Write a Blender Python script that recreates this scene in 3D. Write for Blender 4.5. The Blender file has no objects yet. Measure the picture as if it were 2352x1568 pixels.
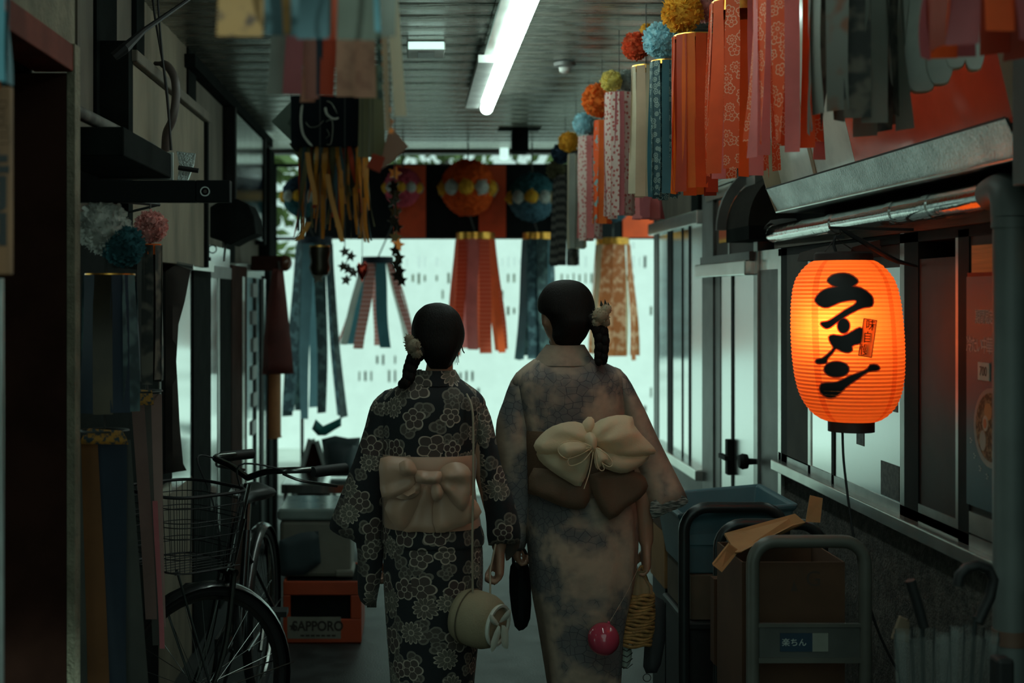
import bpy, math, random
from mathutils import Vector, Matrix, noise, Quaternion
from mathutils.geometry import delaunay_2d_cdt
sc = bpy.context.scene
C = sc.collection
R = math.radians
PI = math.pi
# ---------------------------------------------------------------- camera (one-point view along +Y, lens shift like the photo's crop)
F, VX, VY, CH = 3000.0, 950.0, 675.0, 1.62
def P(px, py, D): return Vector(((px-VX)/F*D, D, CH-(py-VY)/F*D))
def PX(px, D): return (px-VX)/F*D
def PZ(py, D): return CH-(py-VY)/F*D
cam_d = bpy.data.cameras.new('camera'); cam = bpy.data.objects.new('camera', cam_d); C.objects.link(cam)
cam.location = (0, 0, CH); cam.rotation_euler = (R(90), 0, 0)
cam_d.sensor_width = 36; cam_d.lens = F/2352*36
cam_d.shift_x = (1176-VX)/2352; cam_d.shift_y = -(784-VY)/2352
cam_d.dof.use_dof = True; cam_d.dof.focus_distance = 4.2; cam_d.dof.aperture_fstop = 2.4
cam_d.clip_start = .05
sc.camera = cam
# ---------------------------------------------------------------- sky, sun, exposure
TINT = (0.60, 0.895, 0.80)
w = bpy.data.worlds.new('sky'); sc.world = w; w.use_nodes = True
wn = w.node_tree.nodes; wn['Background'].inputs[0].default_value = (*TINT, 1); wn['Background'].inputs[1].default_value = 0.87
sun_d = bpy.data.lights.new('sun', 'SUN'); sun = bpy.data.objects.new('sun', sun_d); C.objects.link(sun)
sun_d.energy = 2.45; sun_d.angle = R(3); sun_d.color = (0.66, 1.0, 0.89)
sun.rotation_euler = Vector((-.55, .48, -.68)).to_track_quat('-Z', 'Y').to_euler()   # over the roof from the right, away from the camera
vs = sc.view_settings
vs.view_transform = 'Standard'; vs.look = 'None'; vs.exposure = 0.0; vs.gamma = 1; vs.use_curve_mapping = False
sc.display_settings.display_device = 'sRGB'
sc.cycles.max_bounces = 7; sc.cycles.diffuse_bounces = 4; sc.cycles.glossy_bounces = 4; sc.cycles.transmission_bounces = 5
sc.cycles.transparent_max_bounces = 8; sc.cycles.use_denoising = True; sc.cycles.use_adaptive_sampling = True; sc.cycles.adaptive_threshold = .02; sc.cycles.sample_clamp_indirect = 4
sc.cycles.caustics_reflective = False; sc.cycles.caustics_refractive = False
# ---------------------------------------------------------------- node helper and materials
class NT:
    def __init__(s, name):
        s.m = bpy.data.materials.new(name); s.m.use_nodes = True
        s.t = s.m.node_tree; s.n = s.t.nodes; s.l = s.t.links
        s.b = s.n['Principled BSDF']; s.out = s.n['Material Output']
    def put(s, sock, v):
        if hasattr(v, 'node'): s.l.new(v, sock)
        elif isinstance(v, (int, float)): sock.default_value = v
        else:
            v = tuple(v)
            sock.default_value = (v + (1,)) if len(v) == 3 and sock.type == 'RGBA' else v
    def new(s, typ, ins=None, **kw):
        nd = s.n.new(typ)
        for k, v in kw.items(): setattr(nd, k, v)
        for k, v in (ins or {}).items(): s.put(nd.inputs[k], v)
        return nd
    def math(s, op, a, b=0.0, c=None, clamp=False):
        d = {0: a, 1: b}
        if c is not None: d[2] = c
        nd = s.new('ShaderNodeMath', d, operation=op); nd.use_clamp = clamp
        return nd.outputs[0]
    def vmath(s, op, a, b=(0,0,0)):
        return s.new('ShaderNodeVectorMath', {0: a, 1: b}, operation=op)
    def mix(s, fac, a, b, blend='MIX'):
        nd = s.n.new('ShaderNodeMix'); nd.data_type = 'RGBA'; nd.blend_type = blend
        s.put(nd.inputs[0], fac); s.put(nd.inputs[6], a); s.put(nd.inputs[7], b)
        return nd.outputs[2]
    def ramp(s, fac, a, b):   # smooth 0..1 between a and b
        nd = s.new('ShaderNodeMapRange', {0: fac, 1: a, 2: b, 3: 0.0, 4: 1.0}); nd.interpolation_type = 'SMOOTHSTEP'
        return nd.outputs[0]
    def noise(s, scale, vec=None, detail=4, rough=.55):
        ins = {'Scale': scale, 'Detail': detail, 'Roughness': rough}
        if vec is not None: ins['Vector'] = vec
        return s.new('ShaderNodeTexNoise', ins)
    def obj(s): return s.new('ShaderNodeTexCoord').outputs['Object']
    def uv(s): return s.new('ShaderNodeTexCoord').outputs['UV']
    def bump(s, h, strength=.3, dist=.01):
        nd = s.new('ShaderNodeBump', {'Height': h, 'Strength': strength, 'Distance': dist}); s.put(s.b.inputs['Normal'], nd.outputs[0]); return nd
    def translucent(s, w, col):
        tr = s.new('ShaderNodeBsdfTranslucent', {'Color': col})
        mx = s.new('ShaderNodeMixShader', {0: w, 1: s.b.outputs[0], 2: tr.outputs[0]})
        s.l.new(mx.outputs[0], s.out.inputs[0])
_mats = {}
def mat(name, col, rough=.6, metal=0.0, var=.18, scale=6.0, bump=0.0, bscale=40.0, spec=.5, trans=0.0, sheen=0.0, stretch=None, rvar=0.0, coat=0.0):
    """plain procedural surface: noise-varied colour, optional fine relief and translucency"""
    if name in _mats: return _mats[name]
    t = NT(name); co = t.obj()
    if stretch: co = t.vmath('MULTIPLY', co, stretch).outputs[0]
    nz = t.noise(scale, co)
    dark = tuple(c*(1-var) for c in col); lite = tuple(min(1, c*(1+var)) for c in col)
    cc = t.mix(t.ramp(nz.outputs[0], .3, .7), dark, lite)
    t.put(t.b.inputs['Base Color'], cc); t.b.inputs['Metallic'].default_value = metal
    t.b.inputs['Specular IOR Level'].default_value = spec
    if rvar: t.put(t.b.inputs['Roughness'], t.math('ADD', rough-rvar, t.math('MULTIPLY', nz.outputs[0], rvar*2)))
    else: t.b.inputs['Roughness'].default_value = rough
    if coat: t.b.inputs['Coat Weight'].default_value = coat; t.b.inputs['Coat Roughness'].default_value = .08
    if sheen: t.b.inputs['Sheen Weight'].default_value = sheen
    if bump: t.bump(t.noise(bscale, co, 5).outputs[0], bump)
    if trans: t.translucent(trans, cc)
    _mats[name] = t.m
    return t.m
def emis(name, col, strength):
    if name in _mats: return _mats[name]
    t = NT(name); t.put(t.b.inputs['Base Color'], col); t.put(t.b.inputs['Emission Color'], col); t.b.inputs['Emission Strength'].default_value = strength
    _mats[name] = t.m; return t.m
def petals(t, uv, scale, R0, n5, outline=.035, seed=0.0, rnd=.75):
    """floral print: one flower per cell; returns (fill, outline, per-cell random)"""
    vec = t.vmath('ADD', uv, (seed, seed*1.7, 0)).outputs[0]
    v = t.new('ShaderNodeTexVoronoi', {'Vector': vec, 'Scale': scale, 'Randomness': rnd}, voronoi_dimensions='2D')
    d = t.vmath('SUBTRACT', vec, v.outputs['Position']).outputs[0]
    sep = t.new('ShaderNodeSeparateXYZ', {0: d})
    x, y = sep.outputs[0], sep.outputs[1]
    rr = t.math('MULTIPLY', t.math('SQRT', t.math('ADD', t.math('MULTIPLY', x, x), t.math('MULTIPLY', y, y))), scale)
    cs = t.new('ShaderNodeSeparateXYZ', {0: v.outputs['Color']})
    th = t.math('ADD', t.math('ARCTAN2', y, x), t.math('MULTIPLY', cs.outputs[0], 6.28))
    n = n5 if isinstance(n5, (int, float)) else t.math('ADD', n5[0], t.math('MULTIPLY', t.math('GREATER_THAN', cs.outputs[1], .55), n5[1]-n5[0]))
    ph = t.math('ABSOLUTE', t.math('COSINE', t.math('MULTIPLY', th, t.math('MULTIPLY', n, .5))))
    size = t.math('ADD', R0*.75, t.math('MULTIPLY', cs.outputs[2], R0*.35))
    edge = t.math('MULTIPLY', size, t.math('ADD', .7, t.math('MULTIPLY', ph, .3)))
    s = t.math('SUBTRACT', edge, rr)
    fill = t.math('GREATER_THAN', s, 0)
    ol = t.math('LESS_THAN', t.math('ABSOLUTE', s), outline)
    ray = t.math('MULTIPLY', t.math('LESS_THAN', ph, t.math('DIVIDE', outline*.9, rr)), t.math('MULTIPLY', fill, t.math('GREATER_THAN', rr, R0*.28)))
    ring = t.math('LESS_THAN', t.math('ABSOLUTE', t.math('SUBTRACT', rr, R0*.24)), outline*.7)
    ol = t.math('MAXIMUM', ol, t.math('MAXIMUM', ray, ring))
    return fill, ol, cs.outputs[1]
# ---------------------------------------------------------------- mesh builder
class MB:
    def __init__(s): s.v = []; s.f = []; s.uv = []; s.mi = []; s.cur = 0
    def av(s, co, uv=None):
        s.v.append(Vector(co)); s.uv.append(uv if uv is not None else (co[0], co[2])); return len(s.v)-1
    def af(s, idx): s.f.append(tuple(idx)); s.mi.append(s.cur)
    def box(s, x0, x1, y0, y1, z0, z1, M=None):
        c = [(x, y, z) for x in (x0, x1) for y in (y0, y1) for z in (z0, z1)]
        b = len(s.v)
        for p in c: s.av(M @ Vector(p) if M else p)
        for q in ((0,1,3,2), (4,6,7,5), (0,4,5,1), (2,3,7,6), (0,2,6,4), (1,5,7,3)): s.af([b+i for i in q])
        return s
    def cbox(s, c, sx, sy, sz, M=None):
        T = Matrix.Translation(Vector(c)) @ (M.to_4x4() if M else Matrix())
        return s.box(-sx/2, sx/2, -sy/2, sy/2, -sz/2, sz/2, T)
    def bar(s, a, b, w, h, up=(0,0,1)):
        a, b = Vector(a), Vector(b); d = b-a; L = d.length; d.normalize()
        u = Vector(up)
        if abs(u.dot(d)) > .98: u = Vector((0,1,0))
        x = d.cross(u).normalized(); z = x.cross(d)
        M = Matrix(((x.x, d.x, z.x, a.x), (x.y, d.y, z.y, a.y), (x.z, d.z, z.z, a.z), (0,0,0,1)))
        return s.box(-w/2, w/2, 0, L, -h/2, h/2, M)
    def loft(s, rings, closed=True, cap=True, uvs=None):
        b = len(s.v); n = len(rings[0])
        for i, r in enumerate(rings):
            for j, p in enumerate(r): s.av(p, uvs[i][j] if uvs else None)
        m = n if closed else n-1
        for i in range(len(rings)-1):
            for j in range(m):
                k = (j+1) % n
                s.af((b+i*n+j, b+i*n+k, b+(i+1)*n+k, b+(i+1)*n+j))
        if cap and closed:
            s.af([b+j for j in range(n)][::-1]); s.af([b+(len(rings)-1)*n+j for j in range(n)])
        return s
    def tube(s, pts, r, n=8, closed=False, sq=None):
        pts = [Vector(p) for p in pts]; m = len(pts)
        rs = r if isinstance(r, (list, tuple)) else [r]*m
        tg = []
        for i in range(m):
            if closed: d = pts[(i+1) % m]-pts[i-1]
            else: d = pts[min(i+1, m-1)]-pts[max(i-1, 0)]
            tg.append(d.normalized() if d.length > 1e-9 else Vector((0,0,1)))
        u = tg[0].orthogonal().normalized() if abs(tg[0].z) > .95 else tg[0].cross(Vector((0,0,1))).normalized()
        rings = []
        for i in range(m):
            if i:
                u = u - tg[i]*u.dot(tg[i])
                u = u.normalized() if u.length > 1e-6 else tg[i].orthogonal().normalized()
            v = tg[i].cross(u)
            q = sq or (1, 1)
            rings.append([pts[i]+(u*math.cos(2*PI*j/n)*q[0]+v*math.sin(2*PI*j/n)*q[1])*rs[i] for j in range(n)])
        if closed: rings.append(rings[0]); return s.loft(rings, cap=False)
        return s.loft(rings)
    def lathe(s, prof, c=(0,0,0), n=24, axis='z', M=None):
        c = Vector(c); rings = []
        for r, h in prof:
            ring = []
            for j in range(n):
                a = 2*PI*j/n
                p = Vector((r*math.cos(a), r*math.sin(a), h))
                if axis == 'y': p = Vector((p.x, p.z, p.y))
                elif axis == 'x': p = Vector((p.z, p.x, p.y))
                if M: p = M @ p
                ring.append(c+p)
            rings.append(ring)
        return s.loft(rings)
    def ball(s, c, rx, ry, rz, nu=20, nv=14, fn=None):
        c = Vector(c); rings = []
        for i in range(nv+1):
            ph = PI*(.02+.96*i/nv); ring = []
            for j in range(nu):
                th = 2*PI*j/nu
                d = Vector((math.sin(ph)*math.cos(th), math.sin(ph)*math.sin(th), -math.cos(ph)))
                k = fn(d) if fn else 1
                ring.append(c+Vector((d.x*rx, d.y*ry, d.z*rz))*k)
            rings.append(ring)
        return s.loft(rings)
    def prism(s, poly, o, u, v, t):
        """polygon (a,b) pairs -> o+a*u+b*v, thickened by vector t"""
        o, u, v, t = Vector(o), Vector(u), Vector(v), Vector(t); b = len(s.v); n = len(poly)
        for a, c in poly: s.av(o+u*a+v*c, (a, c))
        for a, c in poly: s.av(o+u*a+v*c+t, (a, c))
        s.af([b+i for i in range(n)]); s.af([b+n+i for i in range(n)][::-1])
        for i in range(n):
            k = (i+1) % n; s.af((b+k, b+i, b+n+i, b+n+k))
        return s
    def strip(s, pts, wd, wv):
        """thin paper or cloth strip: centre line, widths, width directions"""
        b = len(s.v); m = len(pts)
        L = 0
        for i, p in enumerate(pts):
            if i: L += (Vector(p)-Vector(pts[i-1])).length
            w = wd[i] if isinstance(wd, (list, tuple)) else wd
            d = Vector(wv[i]) if isinstance(wv, list) else Vector(wv)
            s.av(Vector(p)-d*w/2, (-w/2, L)); s.av(Vector(p)+d*w/2, (w/2, L))
        for i in range(m-1): s.af((b+2*i, b+2*i+1, b+2*i+3, b+2*i+2))
        return s
    def sheet(s, fn, nu, nv, uvf=None):
        b = len(s.v)
        for i in range(nv+1):
            for j in range(nu+1):
                s.av(fn(j/nu, i/nv), uvf(j/nu, i/nv) if uvf else None)
        for i in range(nv):
            for j in range(nu):
                a = b+i*(nu+1)+j; s.af((a, a+1, a+nu+2, a+nu+1))
        return s
def dens(poly, g, closed=True):
    out = []; n = len(poly)
    for i in range(n if closed else n-1):
        a = poly[i]; b = poly[(i+1) % n]
        L = math.hypot(b[0]-a[0], b[1]-a[1]); k = max(1, int(L/g+.5))
        for j in range(k): out.append((a[0]+(b[0]-a[0])*j/k, a[1]+(b[1]-a[1])*j/k))
    if not closed: out.append(poly[-1])
    return out
def cr(poly, k=4, closed=True):
    """Catmull-Rom smoothing of a 2-D or 3-D polyline"""
    out = []; n = len(poly)
    pv = [Vector(p) for p in poly]
    for i in range(n if closed else n-1):
        if closed: p0, p1, p2, p3 = pv[i-1], pv[i], pv[(i+1) % n], pv[(i+2) % n]
        else: p0, p1, p2, p3 = pv[max(i-1, 0)], pv[i], pv[i+1], pv[min(i+2, n-1)]
        for j in range(k):
            t = j/k
            out.append(.5*((2*p1)+(p2-p0)*t+(2*p0-5*p1+4*p2-p3)*t*t+(3*p1-p0-3*p2+p3)*t**3))
    if not closed: out.append(pv[-1])
    return [tuple(p) for p in out]
def inpoly(x, y, poly):
    c = False; n = len(poly); j = n-1
    for i in range(n):
        xi, yi = poly[i]; xj, yj = poly[j]
        if (yi > y) != (yj > y) and x < (xj-xi)*(y-yi)/(yj-yi)+xi: c = not c
        j = i
    return c
def segd(x, y, poly):
    best = 1e9; n = len(poly)
    for i in range(n):
        ax, ay = poly[i]; bx, by = poly[(i+1) % n]; dx, dy = bx-ax, by-ay; L = dx*dx+dy*dy
        t = 0 if L == 0 else max(0, min(1, ((x-ax)*dx+(y-ay)*dy)/L))
        d = (x-ax-t*dx)**2+(y-ay-t*dy)**2
        if d < best: best = d
    return math.sqrt(best)
def pillow(mb, poly, y0, T, g=.02, edge=.05, wr=0.0, wf=(8, 3), back=1.0, yfun=None, seed=0):
    """closed puffed body with the outline poly (x,z): thickness grows from the rim; wr = cloth folds; yfun shifts its middle surface in depth"""
    bd = dens(poly, g); xs = [p[0] for p in bd]; zs = [p[1] for p in bd]
    pts = list(bd); nb = len(bd)
    x = min(xs)+g*.5
    row = 0
    while x < max(xs):
        z = min(zs)+g*.5*(1+row % 2)
        while z < max(zs):
            if inpoly(x, z, bd) and segd(x, z, bd) > g*.55: pts.append((x, z))
            z += g
        x += g*.9; row += 1
    r = delaunay_2d_cdt([Vector(p) for p in pts], [(i, (i+1) % nb) for i in range(nb)], [], 1, 1e-6)
    vs2, fs = r[0], r[2]; b = len(mb.v)
    for sgn in (-1, 1):
        for q in vs2:
            d = segd(q.x, q.y, bd); k = min(1, d/edge); h = T*.5*math.sqrt(max(0, 1-(1-k)**2))
            if sgn > 0: h *= back
            yc = y0+(yfun(q.x, q.y) if yfun else 0)
            n_ = wr*k*noise.noise(Vector((q.x*wf[0]+seed*7.1, q.y*wf[1]+seed*3.3, seed*5.7+sgn)))
            mb.av((q.x, yc+sgn*h+n_, q.y), (q.x, q.y))
    m = len(vs2)
    for f in fs:
        mb.af([b+i for i in f][::-1]); mb.af([b+m+i for i in f])
    for i in range(nb):
        k = (i+1) % nb
        mb.af((b+i, b+k, b+m+k, b+m+i))
    return mb
# ---------------------------------------------------------------- scene objects
def _wloc(o):
    v = Vector((0,0,0))
    while o is not None: v += o.location; o = o.parent
    return v
def obj(name, mb, m, parent=None, smooth=38, bevel=0, loc=None, remesh=0, subsurf=0, solid=0):
    vs = mb.v
    if parent is not None: org = _wloc(parent)
    elif loc is not None: org = Vector(loc)
    else:
        xs = [v.x for v in vs]; ys = [v.y for v in vs]; zs = [v.z for v in vs]
        org = Vector(((min(xs)+max(xs))/2, (min(ys)+max(ys))/2, min(zs)))
    me = bpy.data.meshes.new(name)
    me.from_pydata([v-org for v in vs], [], mb.f)
    ul = me.uv_layers.new(name='UVMap')
    for p in me.polygons:
        for li in p.loop_indices: ul.data[li].uv = mb.uv[me.loops[li].vertex_index]
    for mm in (m if isinstance(m, (list, tuple)) else [m]): me.materials.append(mm)
    if isinstance(m, (list, tuple)):
        for p, i in zip(me.polygons, mb.mi): p.material_index = i
    if smooth:
        me.shade_smooth(); me.set_sharp_from_angle(angle=R(smooth))
    me.update()
    o = bpy.data.objects.new(name, me); C.objects.link(o)
    o.location = (0,0,0) if parent is not None else org
    if parent is not None: o.parent = parent
    if remesh:
        md = o.modifiers.new('remesh', 'REMESH'); md.mode = 'VOXEL'; md.voxel_size = remesh; md.use_smooth_shade = True
        sm = o.modifiers.new('smooth', 'SMOOTH'); sm.iterations = 4; sm.factor = .5
    if subsurf:
        md = o.modifiers.new('sub', 'SUBSURF'); md.levels = subsurf; md.render_levels = subsurf
    if solid:
        md = o.modifiers.new('solid', 'SOLIDIFY'); md.thickness = solid; md.offset = 0
    if bevel:
        md = o.modifiers.new('bevel', 'BEVEL'); md.width = bevel; md.segments = 2; md.limit_method = 'ANGLE'
    return o
def inst(src, name, parent, loc):
    o = src.copy(); o.name = name; C.objects.link(o); o.parent = parent; o.location = Vector(loc)-(_wloc(parent) if parent else Vector((0,0,0))); return o
def tag(o, label=None, cat=None, group=None, kind=None):
    if label: o['label'] = label
    if cat: o['category'] = cat
    if group: o['group'] = group
    if kind: o['kind'] = kind
    return o
def thing(name, label, cat, loc, group=None):
    o = bpy.data.objects.new(name, None); C.objects.link(o); o.location = Vector(loc); o.empty_display_size = .1
    return tag(o, label, cat, group)
def struct(name, mb=None, m=None, label=None, loc=None, **kw):
    if mb is None:
        o = bpy.data.objects.new(name, None); C.objects.link(o); o.location = Vector(loc or (0,0,0)); o.empty_display_size = .1
    else: o = obj(name, mb, m, loc=loc, **kw)
    o['kind'] = 'structure'
    if label: o['label'] = label
    return o
def text(name, s, o, u, v, size, m, parent, depth=.0006, align='CENTER', sx=1.0, shear=0.0, bold=0.0):
    """flat lettering laid on a surface: o = centre, u = reading direction, v = up"""
    cu = bpy.data.curves.new(name, 'FONT'); cu.body = s; cu.size = size; cu.extrude = depth; cu.align_x = align; cu.align_y = 'CENTER'
    cu.shear = shear; cu.offset = bold
    cu.materials.append(m)
    t = bpy.data.objects.new(name, cu); C.objects.link(t)
    u, v = Vector(u).normalized(), Vector(v).normalized(); n = u.cross(v)
    org = Vector(o)-(_wloc(parent) if parent else Vector((0,0,0)))
    t.matrix_world = Matrix(((u.x*sx, v.x, n.x, org.x), (u.y*sx, v.y, n.y, org.y), (u.z*sx, v.z, n.z, org.z), (0,0,0,1)))
    if parent: t.parent = parent
    TEXTS.append(t)
    return t
TEXTS = []
def texts_to_mesh():
    bpy.context.view_layer.update(); dg = bpy.context.evaluated_depsgraph_get(); made = []
    for t in TEXTS: made.append((t, bpy.data.meshes.new_from_object(t.evaluated_get(dg))))
    for t, me in made:
        nm = t.name.split('.')[0]; o = bpy.data.objects.new(nm, me); C.objects.link(o); o.matrix_world = t.matrix_basis; o.parent = t.parent
        me.name = nm; cu = t.data; bpy.data.objects.remove(t); bpy.data.curves.remove(cu)
rnd = random.Random(11)
# ================================================================ materials of the place
ASPH = mat('asphalt', (.024,.027,.026), .5, var=.45, scale=9, bump=.25, bscale=120, rvar=.12)
PLANK = mat('ceiling_sheet', (.27,.265,.225), .27, metal=.6, var=.45, scale=4, bump=.5, bscale=7, stretch=(1, 6, 1), rvar=.1)
BEAM = mat('dark_beam', (.03,.022,.018), .6, var=.3)
BLACKWOOD = mat('black_paint', (.010,.012,.011), .8, var=.3, spec=.02)
BROWNPOST = mat('brown_red_paint', (.035,.014,.010), .8, var=.25, spec=.04)
REDTRIM = mat('red_trim_paint', (.17,.035,.022), .7, var=.25, spec=.1)
STUCCO = mat('beige_stucco', (.20,.175,.12), .9, var=.22, scale=14, bump=.8, bscale=70)
PLASTER = mat('stained_plaster', (.20,.165,.115), .85, var=.3, scale=5, bump=.2, bscale=30, stretch=(1,1,.35))
PLASTER2 = mat('grey_plaster', (.13,.112,.085), .85, var=.25, scale=5, stretch=(1,1,.3))
DARKSTUCCO = mat('dark_stucco', (.065,.058,.048), .88, var=.5, scale=30, bump=.9, bscale=90)
ALU = mat('aluminium_frame', (.42,.44,.42), .32, metal=.85, var=.12, scale=12)
ALUW = mat('pale_aluminium', (.74,.76,.71), .24, metal=.85, var=.12, scale=10)
GREYFRAME = mat('grey_frame', (.15,.155,.145), .42, metal=.3, var=.2)
DARKFRAME = mat('dark_bronze_frame', (.012,.013,.012), .6, var=.3, spec=.08)
STEEL = mat('brushed_steel', (.50,.52,.50), .13, metal=1.0, var=.15, scale=6, bump=.12, bscale=14, stretch=(1,3,.4))
GALV = mat('galvanised_sheet', (.60,.63,.61), .20, metal=1.0, var=.25, scale=9, bump=.35, bscale=130)
CHROME = mat('foil_jacket', (.62,.64,.62), .12, metal=1.0, var=.1, bump=.25, bscale=9)
PVC = mat('grey_plastic_pipe', (.125,.142,.132), .5, var=.12)
CURTB = mat('brown_curtain', (.05,.042,.036), .9, var=.2)
WOODB = mat('weathered_wood', (.14,.125,.10), .8, var=.45, scale=4, stretch=(1,.3,6), bump=.3)
WHITEP = mat('white_panel', (.60,.62,.58), .5, var=.08)
def glassmat(name, base, refl, rough):
    t = NT(name); nz = t.noise(3.0, t.obj(), 2)
    t.put(t.b.inputs['Base Color'], t.mix(nz.outputs[0], tuple(c*.8 for c in base), tuple(c*1.2 for c in base)))
    t.b.inputs['Roughness'].default_value = .3
    g = t.new('ShaderNodeBsdfGlossy', {'Color': (.97,.99,.98,1), 'Roughness': rough})
    mx = t.new('ShaderNodeMixShader', {0: refl, 1: t.b.outputs[0], 2: g.outputs[0]})
    t.l.new(mx.outputs[0], t.out.inputs[0]); return t.m
GLASS = glassmat('window_glass', (.40,.46,.44), .95, .12)
FROST = glassmat('frosted_glass', (.60,.65,.62), .93, .25)
DGLASS = mat('dim_window_glass', (.034,.025,.020), .45, var=.2, spec=.14)
# ================================================================ floor and ceiling
mb = MB().box(-3.2, 3.2, -4, 40, -.1, 0); struct('floor', mb, ASPH, 'dark worn asphalt floor of the arcade', smooth=0)
struct('pavement_far', MB().box(-3.2, 3.6, 10.45, 13.6, -.05, .012), mat('pale_paving', (.50,.52,.48), .8, var=.1, scale=3), 'pale sunlit paving of the street beyond the arcade', smooth=0)
struct('pavement_side', MB().box(1.5, 3.6, 7.95, 10.44, -.05, .012), mat('pale_paving', (.50,.52,.48), .8), 'pale paving of the side opening past the windows', smooth=0)
ceil = struct('ceiling', loc=(0,0,2.77), label='ribbed metal ceiling panels across the arcade')
CW = .215
prof = [(-.475, .004), (-.465, -.007), (-.43, -.010), (0, -.014), (.43, -.011), (.465, -.008), (.475, .004)]
mb = MB(); ra = [Vector((-1.12, a*CW, 2.77+b)) for a, b in prof]+[Vector((-1.12, .5*CW, 2.79)), Vector((-1.12, -.5*CW, 2.79))]
mb.loft([ra, [p+Vector((2.9,0,0)) for p in ra]])
p0 = obj('plank', mb, PLANK, ceil, smooth=50); CEIL_Y0 = 1.9
p0.location = (0, CEIL_Y0+CW/2, 0)
k = 1
while CEIL_Y0+CW*(k+1) < 10.35:
    o = inst(p0, 'plank', ceil, (0, CEIL_Y0+CW*(k+.5), 2.77+rnd.uniform(-.002,.002))); k += 1
mb = MB().box(-1.2, 1.8, CEIL_Y0-.1, 10.35, 2.795, 2.9); struct('trim_1', mb, BEAM, 'dark deck above the ceiling panels', smooth=0)
for k_, dd in enumerate((1.95, 2.22, 2.45, 2.62, 2.98, 3.42)):
    if dd < CEIL_Y0+.1: struct('trim_%d' % (k_+3), MB().tube([(-1.3, dd, 2.765), (1.6, dd, 2.765)], .013, 8), BEAM, 'thin dark pole across the passage that carries decorations')
mb = MB().box(-1.3, 2.3, 10.36, 10.5, 2.735, 2.83); struct('trim_2', mb, BEAM, 'dark beam across the end of the ceiling', smooth=0)
# ================================================================ the passage goes on behind the viewpoint
struct('wall_left_rear', MB().box(-1.7, -1.25, -6, .98, 0, 2.8), PLASTER2, 'dim plaster wall of the passage behind the viewpoint', smooth=0)
struct('wall_right_rear', MB().box(1.6, 2.1, -6, .98, 0, 2.8), PLASTER2, 'dim plaster wall facing it behind the viewpoint', smooth=0)
# ================================================================ left side
def wx(px, X): return X*F/(px-VX)
wl = struct('wall_left', MB().box(-1.6, -1.06, 3.32, 9.3, 1.80, 2.80), PLASTER2, 'dim grey plaster upper wall of the left shops', loc=(-1.06, 6, 1.8), smooth=0)
for a, b in ((215,262),(308,326),(428,446),(515,536)):
    y0, y1 = wx(a,-1.05), wx(b,-1.05)
    obj('batten', MB().box(-1.065, -1.04, y0, y1, 1.80, 2.77), BLACKWOOD, wl, smooth=0)
obj('upper_panel', MB().box(-1.065, -1.05, wx(326,-1.05), wx(428,-1.05), 2.46, 2.77), PLASTER, wl, smooth=0)
obj('upper_panel', MB().box(-1.065, -1.05, wx(178,-1.05), wx(214,-1.05), 2.05, 2.77), PLASTER2, wl, smooth=0)
obj('cornice', MB().box(-1.06, -1.0, 5.98, 9.3, 2.66, 2.72), BLACKWOOD, wl, smooth=0)
sp = thing('sign_box', 'plain beige stained fascia box above the left shopfronts', 'sign', (-1.0, 5.2, 1.76))
obj('box_face', MB().box(-1.055, -.95, 4.40, 5.92, 1.74, 2.40), PLASTER, sp, smooth=0, bevel=.004)
obj('top_moulding', MB().box(-1.06, -.925, 4.38, 5.96, 2.40, 2.44), PLASTER2, sp, smooth=0, bevel=.006)
obj('edge_strip', MB().box(-1.055, -.935, 5.922, 5.965, 1.74, 2.40), BLACKWOOD, sp, smooth=0)
obj('edge_strip', MB().box(-1.055, -.945, 4.33, 4.398, 1.74, 2.46), BLACKWOOD, sp, smooth=0)
ss = thing('steel_sign', 'shiny brushed steel panel high on the wall', 'sign', (-1.0, 8, 1.95))
obj('sheet', MB().box(-1.055, -1.0, 7.32, 8.7, 1.97, 2.64), STEEL, ss, smooth=0)
obj('frame', MB().box(-1.056, -.99, 7.25, 7.315, 1.95, 2.66), DARKFRAME, ss, smooth=0)
obj('frame', MB().box(-1.056, -.99, 8.705, 8.77, 1.95, 2.66), DARKFRAME, ss, smooth=0)
# near red-framed shop opening
nb = struct('door_1', loc=(-.86, 2.9, 0), label='dark red framed shop opening under beige stucco')
obj('stucco_wall', MB().box(-1.6, -.856, 1.0, 3.30, 2.245, 2.80), STUCCO, nb, smooth=0)
obj('head_trim', MB().box(-.95, -.850, 1.0, 3.27, 2.175, 2.243), REDTRIM, nb, smooth=0, bevel=.004)
obj('head_trim', MB().box(-1.6, -.955, 3.2, 3.27, 2.17, 2.243), BLACKWOOD, nb, smooth=0)
obj('jamb', MB().box(-1.6, -.868, 3.262, 3.31, 0, 2.172), BROWNPOST, nb, smooth=0)
obj('corner_strip', MB().box(-.866, -.846, 3.262, 3.315, 0, 2.245), STUCCO, nb, smooth=0)
obj('recess_back', MB().box(-1.65, -1.605, 1.0, 3.31, 0, 2.8), BLACKWOOD, nb, smooth=0)
obj('chrome_pole', MB().tube([(-.79, 2.5, 0), (-.79, 2.5, 1.65)], .006, 10), ALU, nb)
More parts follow.
